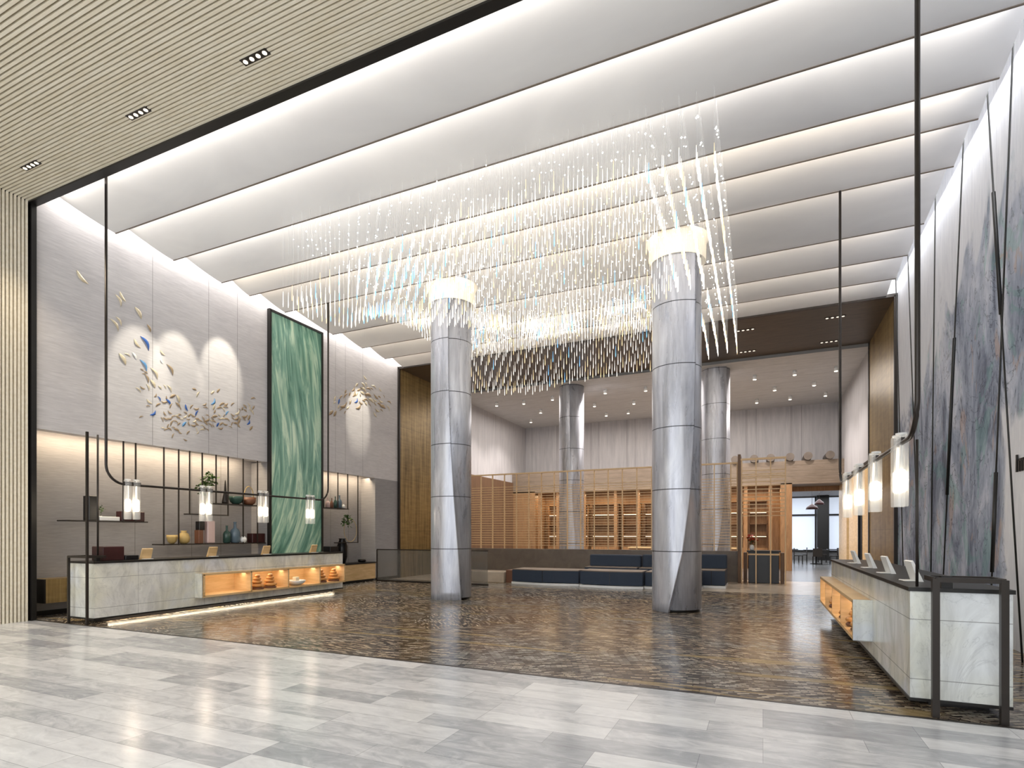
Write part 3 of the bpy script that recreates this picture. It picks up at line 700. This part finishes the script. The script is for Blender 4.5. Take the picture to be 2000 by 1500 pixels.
XO = XL-.16
def on(name, label, cat, mat, u, z, fn, group=None):
    y = P(u, 1000, x=XO).y; mb = MB(); fn(mb, y, z+.001); return tag(mb.build(name, mat), label, cat, group)
def hgt(v0, v1, u): return abs(P(u, v0, x=XO).z-P(u, v1, x=XO).z)
def wdt(u0, u1): return abs(P(u0, 1000, x=XO).y-P(u1, 1000, x=XO).y)
def box(u0, u1, v0, v1, d=.2, bev=.008):
    h = hgt(v0, v1, (u0+u1)/2); w_ = wdt(u0, u1)
    return lambda m, y, z: m.box((XO-d/2, y-w_/2, z), (XO+d/2, y+w_/2, z+h), bev)
def vase(prof, r, h):
    return lambda m, y, z: m.lathe((XO, y, z), [(r*a, h*b) for a, b in prof], 18)
BOT = [(.75, 0), (1, .05), (1, .5), (.8, .62), (.3, .72), (.28, .95), (.38, 1)]
VAS = [(.5, 0), (.9, .15), (1, .45), (.75, .75), (.4, .88), (.5, 1)]
BOW = [(.35, 0), (.8, .25), (1, .7), (1.02, 1), (.95, .95), (.7, .4)]
on('box', 'tall narrow black box standing on the shelf nearest the slatted wall', 'box', 'blackbox', 176, S1, box(168, 184, 965, 1013))
on('tray', 'long pale tray lying on the shelf nearest the slatted wall', 'tray', 'paper', 210, S1, box(190, 229, 998, 1006, .18))
on('box', 'wide dark red box behind the first hanging glass tubes', 'box', 'darkred', 255, S1, box(232, 277, 995, 1014))
on('coral_ornament', 'golden round coral ornament, left of two on the long low shelf', 'ornament', 'goldstone', 336, S2, vase(BOW, .11, .2))
on('coral_ornament', 'golden round coral ornament, right of two on the long low shelf', 'ornament', 'goldstone', 359, S2, vase(VAS, .13, .3))
on('box', 'brown box under a small black box on the long low shelf', 'box', 'terr', 388.5, S2, box(384, 393, 1035, 1061, .16))
zb_ = S2+hgt(1035, 1061, 388)
on('box', 'small black box on top of the brown box', 'box', 'blackbox', 391, zb_, box(387, 398, 1018, 1035, .14))
on('vase', 'tall pinkish white square vase on the long low shelf', 'vase', 'pinkv', 409.5, S2, box(402, 417, 1017, 1061, .14, .02))
on('vase', 'dark green bottle vase, left of the pair on the long low shelf', 'vase', 'greenv', 443, S2, vase(BOT, .09, hgt(1027, 1061, 443)))
on('vase', 'blue grey bottle vase, right of the pair on the long low shelf', 'vase', 'bluev', 459, S2, vase(BOT, .12, hgt(1020, 1061, 459)))
on('jar', 'small white round jar in front of the blue grey bottle vase', 'jar', 'paper', 469.5, S2, lambda m, y, z: m.lathe((XO+.11, y, z), [(.04, 0), (.08, .06), (.08, .12), (.03, .17)], 16))
on('jar', 'small white round jar beside the dark red box on the long low shelf', 'jar', 'paper', 477, S2, vase(VAS, .05, .13))
on('box', 'long dark red box at the right end of the long low shelf', 'box', 'darkred', 500, S2, box(482, 507, 1042, 1060, .2))
on('lantern', 'slim wire lantern at the left end of the bowl shelf', 'lantern', 'bronzeblack', 440, S3, vase([(1, 0), (1, .1), (.4, .5), (.2, .9), (.05, 1)], .08, hgt(928, 975, 440)))
on('bowl', 'wide dark bowl on the higher shelf', 'bowl', 'greenv', 461, S3, vase(BOW, .17, .2))
t = thing('basket', 'dark basket with an arched handle on the higher shelf', 'basket', (XO, P(486, 1000, x=XO).y, S3+.001))
MB().lathe((0, 0, 0), [(.09, 0), (.16, .06), (.18, .2), (.165, .19), (.12, .05)], 18).build('basket_body', 'terr', t)
MB().tube([(0, -.15*math.cos(a*PI/10), .19+.3*math.sin(a*PI/10)) for a in range(11)], .011, 6).build('handle', 'goldstone', t)
for u, v0, r, mt, lab in ((629, 960, .07, 'blackbox', 'tall black bottle beside the green panel edge'), (640, 972, .07, 'pinkv', 'pale pink bottle on the shelf right of the green panel'), (648, 972, .05, 'terr', 'thin reddish bottle on the shelf right of the green panel'), (655, 968, .055, 'greenv', 'dark green bottle on the shelf right of the green panel'), (663, 965, .08, 'bluev', 'wide blue grey bottle on the shelf right of the green panel')):
    on('bottle', lab, 'bottle', mt, u, S4, vase(BOT, r, hgt(v0, 992, u)*.95), 'bottles right of the green panel')
on('jar', 'small white jar at the end of the shelf right of the green panel', 'jar', 'paper', 671, S4, vase(VAS, .06, .14))
# plants
def leaves(mb, c, R, n, size, rnd, squash=1.0):
    for _ in range(n):
        d = Vector((rnd.gauss(0, 1), rnd.gauss(0, 1), rnd.gauss(0, 1))).normalized()*R*rnd.random()**.4
        p = Vector(c)+Vector((d.x, d.y, d.z*squash)); a = Vector((rnd.gauss(0, 1), rnd.gauss(0, 1), rnd.gauss(0, .6))).normalized(); b = a.cross(Vector((rnd.random(), rnd.random(), 1))).normalized()
        s_ = size*rnd.uniform(.6, 1.2); n0 = len(mb.v)
        mb.v += [tuple(p), tuple(p+a*s_*.5+b*s_*.3), tuple(p+a*s_), tuple(p+a*s_*.5-b*s_*.3)]; mb.face((n0, n0+1, n0+2, n0+3))
rn = random.Random(5)
p = P(403, 1000, x=XO); t = thing('potted_plant', 'leafy green plant rising from the narrow hanging tray', 'plant', (XO, p.y, S5+.001))
MB().lathe((0, 0, 0), [(.05, 0), (.07, .05), (.07, .18), (.05, .22)], 16).build('vase', 'paper', t)
m1 = MB(); m1.tube([(0, 0, .2), (.01, -.02, .5), (0, .05, .8)], .008, 5); leaves(m1, (0, -.05, .62), .16, 110, .11, rn, 1.2); leaves(m1, (0, .08, .85), .17, 130, .11, rn, 1.1); m1.build('foliage', 'leaf', t)
p = P(203, 1000, x=XO); t = thing('small_plant', 'small sprig in a glass beside the pale tray', 'plant', (XO, p.y, S1+.001+.0))
t.location.x = XO-.12
MB().lathe((0, 0, 0), [(.03, 0), (.03, .1)], 12).build('glass', 'paper', t)
m1 = MB(); m1.tube([(0, 0, .08), (0, .03, .22)], .004, 4); leaves(m1, (0, .03, .25), .07, 30, .05, rn); m1.build('foliage', 'leaf', t)
t = thing('leaf_wreath', 'hanging ring with heart-shaped green leaves right of the green panel', 'wreath', P(683, 1030, x=XS))
m1 = MB(); m1.tube([(.03, .30*math.sin(a*PI/12), -.1+.36*math.cos(a*PI/12)) for a in range(25)], .008, 6, False); m1.build('ring', 'goldstone', t)
m1 = MB(); leaves(m1, (.06, -.2, .22), .17, 90, .12, rn, 1.2); m1.build('foliage', 'leaf', t)

# ================================================================== ON AND BEHIND THE LEFT DESK
DT = 1.086
def dbox(name, label, cat, mat, u0, u1, v0, x=-10.95, d=.3, z=DT, group=None):
    ya, yb = P(u0, 1000, x=x).y, P(u1, 1000, x=x).y; h = P((u0+u1)/2, v0, x=x).z-z
    return tag(MB().box((x-d/2, ya, z), (x+d/2, yb, z+h), .01).build(name, mat), label, cat, group)
dbox('box', 'large dark red box at the near end of the left desk', 'box', 'darkred', 190, 232, 1067, -10.98, .34)
dbox('box', 'low black box beside the large dark red box', 'box', 'blackbox', 235, 262, 1084, -10.98, .3)
dbox('bottle_holder', 'black square holder at the far end of the left desk', 'holder', 'blackbox', 638, 655, 1067, -10.95, .25)
def tablet(x, y, label, rot, mat='niche'):
    t = thing('desk_stand', label, 'stand', (x, y, DT), 'upright display stands on the desks', rot)
    m = MB(); m.prism([(-.02, 0), (.03, 0), (.09, .20), (.07, .21)], 'x', -.10, .10); m.build('panel', mat, t)
    MB().box((-.08, -.02, 0), (.08, .14, .012), .004).build('foot', 'paper', t)
    return t
for k, (u, lab) in enumerate(((283, 'beige display stand on the left desk, nearest the dark boxes'), (412, 'beige display stand on the left desk under the second glass tubes'), (517, 'beige display stand on the left desk left of the green panel'), (610, 'beige display stand on the left desk in front of the green panel'))):
    tablet(-10.85, P(u, 1000, x=-10.85).y, lab, -PI/2 if k else -PI/2)
for u, lab in ((1676, 'upright display stand farthest along the right desk'), (1706, 'upright display stand second farthest along the right desk'), (1741, 'upright display stand third from the far end of the right desk'), (1792, 'upright display stand nearest the frame on the right desk')):
    tablet(1.42, P(u, 1000, x=1.42).y, lab, PI/2+.12, 'paper')
# cabinets along the left wall
t = thing('wall_cabinet', 'black ended wall cabinet behind the near end of the left desk', 'cabinet', (XL-.55, 5.95, .27))
MB().box((0, 0, 0), (.42, .03, .45)).build('end_panel', 'blackbox', t); MB().box((0, .03, 0), (.42, 4.6, .45)).build('cabinet_body', 'bronze', t)
t = thing('low_cabinet', 'low pale oak cabinet beyond the far end of the left desk', 'cabinet', (XL-.5, 14.0, .08))
MB().box((0, 0, 0), (.55, 1.5, .52)).build('cabinet_body', 'niche', t); MB().box((-.0, -.02, .52), (.57, 1.52, .56)).build('top', 'black', t); MB().box((.05, .05, -.08), (.5, 1.45, 0)).build('plinth', 'black', t)
tag(MB().lathe((XL-.2, 15.1, .641), [(.12, 0), (.14, .08), (.1, .1)], 16).build('bowl', 'blackbox'), 'small black bowl on the low oak cabinet', 'bowl')
tag(MB().lathe((XL-.34, 14.3, .641), [(.10, 0), (.16, .2), (.17, .55), (.1, .75), (.12, .8)], 18).build('vase', 'blackbox'), 'tall dark vase behind the far end of the left desk', 'vase')
# sculptures in the shelf boxes
def pebbles(x, y, label, mat, n=4, r=.15):
    t = thing('stacked_ring_sculpture', label, 'sculpture', (x, y, .312), 'stacked sculptures in the desk shelves'); z = .0; rn2 = random.Random(int(y*100))
    MB().lathe((0, 0, 0), [(r*.9, 0), (r*1.0, .02), (r*.9, .045)], 18).build('base', 'terr', t); z = .045
    for k in range(n):
        rr_ = r*(1-.2*k); hh = .085-.008*k; ox = rn2.uniform(-.008, .008)
        MB().lathe((ox, ox, z), [(rr_*.55, 0), (rr_*.95, hh*.25), (rr_, hh*.5), (rr_*.9, hh*.8), (rr_*.5, hh)], 18).build('stone_ring', mat, t); z += hh*.97
    return t
XB = DL+.02
for u, lab, mat, n in ((502, 'amber stacked ring sculpture, far left of the desk shelf', 'amber', 4), (527, 'amber stacked ring sculpture, second in the desk shelf', 'amber', 4), (627, 'amber stacked ring sculpture, left of the far pair', 'amber', 4), (652, 'amber stacked ring sculpture, right of the far pair', 'amber', 4)):
    pebbles(XB, P(u, 1130, x=XB).y, lab, mat, n)
p = P(578, 1135, x=XB); t = thing('white_bowl_sculpture', 'white bowl with a small stone block in the middle desk niche', 'sculpture', (XB, p.y, .312))
MB().lathe((0, 0, 0), [(.10, 0), (.2, .05), (.24, .11), (.22, .12), (.17, .08)], 22).build('bowl', 'paper', t); MB().box((-.06, -.06, .075), (.06, .06, .2), .01).build('stone_block', 'cream', t)
for k, y in enumerate((8.4, 8.85, 9.6, 10.4, 11.0)):
    pebbles(DR-.02, y, 'amber stacked ring sculpture in the right desk shelf, %s from the near end' % ['first', 'second', 'third', 'fourth', 'fifth'][k], 'amber', 3)

# ================================================================== CABLES IN FRONT OF THE MURAL
def cable(a, b, th, label):
    a = Vector(a); b = Vector(b); t = thing('tension_cable', label, 'cable', a, 'dark cables in front of the mural')
    d = b-a; MB().tube([(0, 0, 0), tuple(d)], .011, 6).build('wire', 'black', t)
    if th: MB().tube([tuple(d*th[0]), tuple(d*th[1])], .024, 8).build('rod_sleeve', 'black', t)
XC = 2.88
cable((XC, 9.0, CZ+.4), (XC, 9.85, 0), (.70, .87), 'dark slanted cable of the crossing pair with its thick sleeve low down')
cable((XC, 9.95, CZ+.4), (XC, 8.75, 0), (.22, .44), 'dark slanted cable of the crossing pair with its thick sleeve high up')
cable((XC, 10.9, CZ+.4), (XC, 12.15, 0), (.40, .72), 'dark slanted cable left of the crossing pair')
cable((XC, 12.5, CZ+.4), (XC, 12.85, 0), None, 'dark nearly vertical cable farther along the mural')
cable((XC, 14.7, CZ+.4), (XC, 13.6, 0), None, 'dark slanted cable behind the right lamp pole')
cable((XC, 15.9, CZ+.4), (XC, 15.0, 0), None, 'dark slanted cable nearest the portal')
# small dark lettering at the right edge of the mural wall
p0 = P(1988, 922, x=XR-.01); t = thing('wall_lettering', 'small dark raised lettering on the mural wall at the right edge', 'lettering', p0)
hh = .17
for k, (a, b_) in enumerate(((0, 'l'), (.09, 'm'))):
    m = MB()
    if b_ == 'l': m.box((-.02, -.015, 0), (0, .015, hh*1.35))
    else:
        for q in (0, -.07, -.14): m.box((-.02, -a+q-.012, 0), (0, -a+q+.012, hh))
        m.box((-.02, -a-.15, hh-.03), (0, -a+.012, hh))
    m.build('letter', 'black', t)

# ================================================================== REAR: SCREEN, BENCHES, PAVILION
t = thing('slatted_screen', 'wide gold slatted screen standing on the low brown parapet', 'screen', (0, 20.02, 0))
zt, zb0 = 3.97, 1.02
xs = [-11.9+.52*i for i in range(22)]; xs = [x for x in xs if x < -.8]+[-.78]
for x in xs: MB().box((x-.017, -.03, zb0), (x+.017, .03, zt)).build('post', 'steel', t)
MB().box((-12.0, -.035, zt-.05), (-.74, .035, zt)).build('top_rail', 'steel', t)
m = MB(); z = 1.15
while z < 3.45: m.box((-11.95, -.008, z), (-.76, .008, z+.02)); z += .095
m.build('slat_grid', 'steel', t)
t = thing('slatted_screen', 'narrow tall gold slatted screen in front of the black console', 'screen', (0, 19.4, 0))
for x in (-.62, -.2, .22, .64): MB().box((x-.018, -.03, 0), (x+.018, .03, 4.0)).build('post', 'steel', t)
MB().box((-.65, -.035, 3.94), (.66, .035, 4.0)).build('top_rail', 'steel', t)
m = MB(); z = 2.15
while z < 3.6: m.box((-.62, -.01, z), (.64, .01, z+.028)); z += .12
m.box((-.62, -.012, 3.4), (.64, .012, 3.44)); m.build('slat_grid', 'steel', t)
tag(MB().box((-.74, 19.44, 0), (-.655, 20.2, 4.15)).build('timber_post', 'brownv'), 'dark brown timber post between the two slatted screens', 'post')
# console with flowers
t = thing('console', 'black console cabinet with a dark top behind the narrow screen', 'console', (.02, 19.75, 0))
MB().box((-.45, 0, .0), (.45, .5, 1.0), .01).build('cabinet_body', 'blackbox', t); MB().box((-.5, -.03, 1.0), (.5, .55, 1.05)).build('top', 'black', t); MB().box((-.47, -.02, .9), (.47, 0, .95)).build('trim_strip', 'steel', t)
for q in (-.6, .5): MB().box((q, -.02, 0), (q+.1, .5, .98)).build('side_panel', 'brownv', t)
t = thing('flower_vase', 'small vase of orange red flowers on the black console', 'vase', (-.33, 19.9, 1.051))
MB().lathe((0, 0, 0), [(.05, 0), (.08, .06), (.06, .15), (.05, .18)], 14).build('vase', 'paper', t)
m = MB(); leaves(m, (0, 0, .3), .13, 70, .08, rn, 1.2); m.build('foliage', 'leaf', t); m = MB(); leaves(m, (0, 0, .42), .17, 80, .09, rn, 1); m.build('flowers', 'redleaf', t)
# benches: navy upholstered modules on pale plinths
def bench(x0, x1, y0, y1, z1, label, back=None, bow=0, pl=True):
    t = thing('upholstered_bench', label, 'bench', ((x0+x1)/2, y0, 0), 'navy benches in front of the parapet'); w_ = (x1-x0)/2; d = y1-y0
    N = 8
    def slab(mb, za, zz, ins, d0=0, d1=None):
        d1 = d if d1 is None else d1
        fr = [(-w_+ins+2*(w_-ins)*k/N, d0+ins-bow*math.sin(PI*k/N)) for k in range(N+1)]
        mb.prism(fr+[(w_-ins, d1-ins), (-w_+ins, d1-ins)], 'z', za, zz)
    m = MB(); slab(m, 0, .07, -.02); m.build('plinth', 'ledw' if False else 'paper', t)
    half = [(-w_, -.01), (.01, w_)]
    m = MB(); slab(m, .09, z1, .0); m.build('seat', 'navy', t)
    m = MB(); slab(m, z1, z1+.025, .015); m.build('seat_top', 'taupe', t)
    m = MB(); m.box((-.008, -bow-.006, .1), (.008, .1, z1)); m.build('seam', 'blackbox', t)
    if back: m = MB(); m.box((-w_, d-.3, z1), (w_, d, back), .03); m.build('backrest', 'navy', t)
    return t
bench(-7.3, -5.1, 16.3, 17.2, .45, 'low backless navy bench, leftmost in the group', bow=.18)
bench(-5.0, -3.15, 16.15, 17.1, .47, 'low backless navy bench, middle of the front row', bow=.12)
bench(-3.1, -1.6, 16.3, 17.2, .47, 'navy bench half hidden by the front right column', bow=.1)
bench(-5.3, -3.6, 17.6, 18.5, .5, 'navy bench with a back behind the middle front bench', back=.9)
bench(-3.55, -1.9, 17.6, 18.5, .5, 'navy bench with a back behind the front right column', back=.92)
bench(-1.75, -1.0, 17.3, 18.5, .5, 'navy end bench with a back right of the front right column', back=.95)
tag(MB().box((-9.6, 16.4, 0), (-7.65, 17.1, .36), .02).build('stone_bench', 'beigefloor'), 'low beige stone bench beside the front left column', 'bench')
tag(MB().box((-7.62, 16.5, 0), (-7.34, 17.1, .42), .02).build('side_table', 'terr'), 'small brown block table left of the navy benches', 'table')
# glass balustrade on the left
t = thing('glass_balustrade', 'low smoked glass balustrade from the left wall to the front left column', 'balustrade', (0, 15.35, 0))
MB().box((-11.85, -.008, .05), (-7.7, .008, 1.05)).build('glass_pane', 'tint', t); MB().box((-11.87, -.02, 1.05), (-7.68, .02, 1.08)).build('top_rail', 'bronzeblack', t); MB().box((-11.87, -.02, 0), (-7.68, .02, .05)).build('base_rail', 'bronzeblack', t); MB().box((-11.88, -.02, 0), (-11.85, .02, 1.06)).build('end_post', 'bronzeblack', t)
# pavilion furniture: posts, lit shelf bays, counter
posts = [-10.6, -9.6, -8.9, -8.2, -6.6, -5.5, -4.3, -3.0, -1.8, -.7, .3]
for k, x in enumerate(posts):
    tag(MB().box((x-.07, PY+.1, 0), (x+.07, PY+.25, 3.75)).build('timber_post', 'honeyv'), 'honey timber post of the pavilion, %s from the left' % ['first', 'second', 'third', 'fourth', 'fifth', 'sixth', 'seventh', 'eighth', 'ninth', 'tenth', 'last'][k], 'post', 'pavilion timber posts')
for k in range(10):
    xa, xb = posts[k]+.1, posts[k+1]-.1
    t = thing('shelf_bay', 'lit timber shelf unit at the back of the pavilion, %s from the left' % ['first', 'second', 'third', 'fourth', 'fifth', 'sixth', 'seventh', 'eighth', 'ninth', 'tenth'][k], 'shelf', (0, 28.1, 0), 'pavilion shelf units')
    MB().box((xa, 0, 0), (xb, .45, .95)).build('cabinet_body', 'honeyv', t)
    m = MB()
    for z in (1.5, 2.05, 2.6, 3.1): m.box((xa, .1, z), (xb, .45, z+.04))
    m.box((xa, .1, .95), (xa+.04, .45, 3.14)); m.box((xb-.04, .1, .95), (xb, .45, 3.14)); m.build('shelf_frame', 'brownv' if k % 2 else 'honeyv', t)
    m = MB(); m.box((xa+.06, .1, 2.57), (xb-.06, .14, 2.59)); m.box((xa+.06, .1, 1.47), (xb-.06, .14, 1.49)); m.build('strip_light', 'ledw', t)
for x in (-10, -7.4, -4.9, -2.4, -.2):
    light('AREA', (x, 27.7, 3.6), 30, (1, .72, .42), (0, 0, 0), (1.6, .5), 'pavilion_light')
    light('AREA', (x, 26.2, 3.7), 9, (1, .76, .48), (math.radians(25), 0, 0), (1.6, .3), 'pavilion_light')
t = thing('long_counter', 'long honey timber counter inside the pavilion', 'counter', (0, 25.6, 0))
MB().box((-5.6, 0, 0), (-1.0, .6, .95)).build('counter_body', 'honey', t); MB().box((-5.65, -.03, .95), (-.95, .63, 1.0)).build('counter_top', 'niche', t)
for x, lab in ((-3.6, 'left'), (-2.9, 'right')):
    t = thing('table_lamp', 'small glowing table lamp on the pavilion counter, %s of two' % lab, 'lamp', (x, 25.9, 1.0), 'counter lamps')
    MB().lathe((0, 0, 0), [(.09, 0), (.09, .02), (.015, .04), (.015, .7)], 14).build('base', 'paper', t); MB().lathe((0, 0, 0), [(.12, .7), (.16, .72), (.16, .92), (.12, .94)], 16).build('lamp_shade', 'lampcore', t)
for u in (1436, 1473, 1505, 1543, 1578, 1621):
    p = P(u, 905, y=PY+.0)
    m = MB()
    N = 20
    for yy in (PY-.12, PY+1.2):
        m.v += [(p.x+.17*math.cos(2*PI*i/N), yy, 4.92+.17*math.sin(2*PI*i/N)) for i in range(N)]
    for i in range(N): m.face((i, (i+1) % N, N+(i+1) % N, N+i), True)
    m.face(range(N)); m.face(range(N, 2*N))
    tag(m.build('log_beam', 'lowwall'), 'round log end on the taupe timber beam, %s from the left' % {1436:'first',1473:'second',1505:'third',1543:'fourth',1578:'fifth',1621:'last'}[u], 'beam', 'log ends on the beam')
# far dining furniture
def dining(x, y, label):
    t = thing('dining_table', label, 'table', (x, y, 0), 'far dining tables')
    MB().box((-.6, -.4, .72), (.6, .4, .76)).build('tabletop', 'blackbox', t); MB().lathe((0, 0, 0), [(.3, 0), (.28, .03), (.04, .05), (.04, .72)], 14).build('pedestal', 'black', t)
def chair(x, y, rot, label):
    t = thing('dining_chair', label, 'chair', (x, y, 0), 'far dining chairs', rot)
    MB().box((-.22, -.22, .42), (.22, .22, .47)).build('seat', 'bronzeblack', t); MB().box((-.22, .19, .47), (.22, .22, .85)).build('backrest', 'bronzeblack', t)
    for a in (-.2, .2):
        for b_ in (-.2, .2): MB().box((a-.015, b_-.015, 0), (a+.015, b_+.015, .42)).build('leg', 'black', t)
for k, (x, y) in enumerate(((1.2, 35.5), (2.6, 34.0), (3.9, 36))):
    nm = ['left', 'middle', 'right'][k]
    dining(x, y, 'dark dining table seen through the rear doorway, %s of three' % nm)
    chair(x-.85, y, -PI/2+PI, 'dark chair left of the %s far dining table' % nm); chair(x+.85, y, -PI/2, 'dark chair right of the %s far dining table' % nm); chair(x, y-.7, PI, 'dark chair in front of the %s far dining table' % nm)
light('AREA', (2.5, 34, 3.9), 420, (.95, .97, 1), (0, 0, 0), (5, 8), 'dining_light')
for u, v, r, lab in ((1586, 990, .2, 'left'), (1600, 981, .16, 'right')):
    p = P(u, v, y=31 if lab == 'left' else 32); t = thing('pendant_lamp', 'dark red pendant shade in the far doorway, %s of two' % lab, 'lamp', p)
    MB().lathe((0, 0, 0), [(r*1.4, -.12), (r*1.2, 0), (r*.5, .1), (.02, .16)], 16).build('lamp_shade', 'darkred', t); MB().tube([(0, 0, .15), (0, 0, 4.0-p.z)], .01, 5).build('cord', 'black', t)

# ================================================================== CEILING SPOTS
def spot_light(p, label, grp, r=.07, tilt=True):
    t = thing('ceiling_spotlight', label, 'spotlight', p, grp)
    MB().lathe((0, 0, 0), [(r, -.16), (r, 0)], 14, cap=True).build('housing', 'paper', t)
    MB().lathe((0, 0, 0), [(r*.8, -.17), (r*.8, -.161)], 14).build('lens', 'led', t)
spots = [(970,786),(1023,782),(1056,800),(1079,774),(1037,819),(1161,787),(1182,761),(1184,806),(1227,801),(1238,782),(1261,756),(1474,733),(1513,755),(1478,780),(1552,724),(1543,773),(1590,745),(1612,766),(1633,716)]
for u, v in spots:
    p = P(u, v, z=7.5)
    spot_light(p, 'small white round spotlight on the grey rear ceiling', 'rear ceiling spotlights')
def quad(p, label, grp, z, n=4, step=.13, r=.035):
    t = thing('recessed_downlight', label, 'downlight', (p.x, p.y, z), grp)
    MB().box((-step*n/2, -.05, -.012), (step*n/2, .05, .0)).build('trim_plate', 'bronzeblack' if z < CZ-.01 or grp == 'portal downlights' else 'paper', t)
    for k in range(n): MB().lathe((-step*(n-1)/2+step*k, 0, 0), [(r, -.018), (r, -.012)], 12).build('lens', 'ledlow', t)
for (u, v), lab in zip(((1456, 644), (1631, 619), (1619, 667), (1460, 686)), ('front left', 'front right', 'rear right', 'rear left')):
    quad(P(u, v, z=CZ), 'row of four small lights in the dark portal soffit, '+lab, 'portal downlights', CZ)
for (u, v), lab in zip(((498, 110), (270, 220), (60, 322)), ('nearest the camera', 'middle of three', 'nearest the slatted wall')):
    p = P(u, v, z=CZ-.02); quad(p, 'row of four small lights in the slatted ceiling, '+lab, 'slatted ceiling downlights', CZ-.022, 4, .11, .03)
    light('SPOT', (p.x, p.y, CZ-.06), 160, WARM, (0, 0, 0), spot=90, name='lobby_downlight', r=.03)
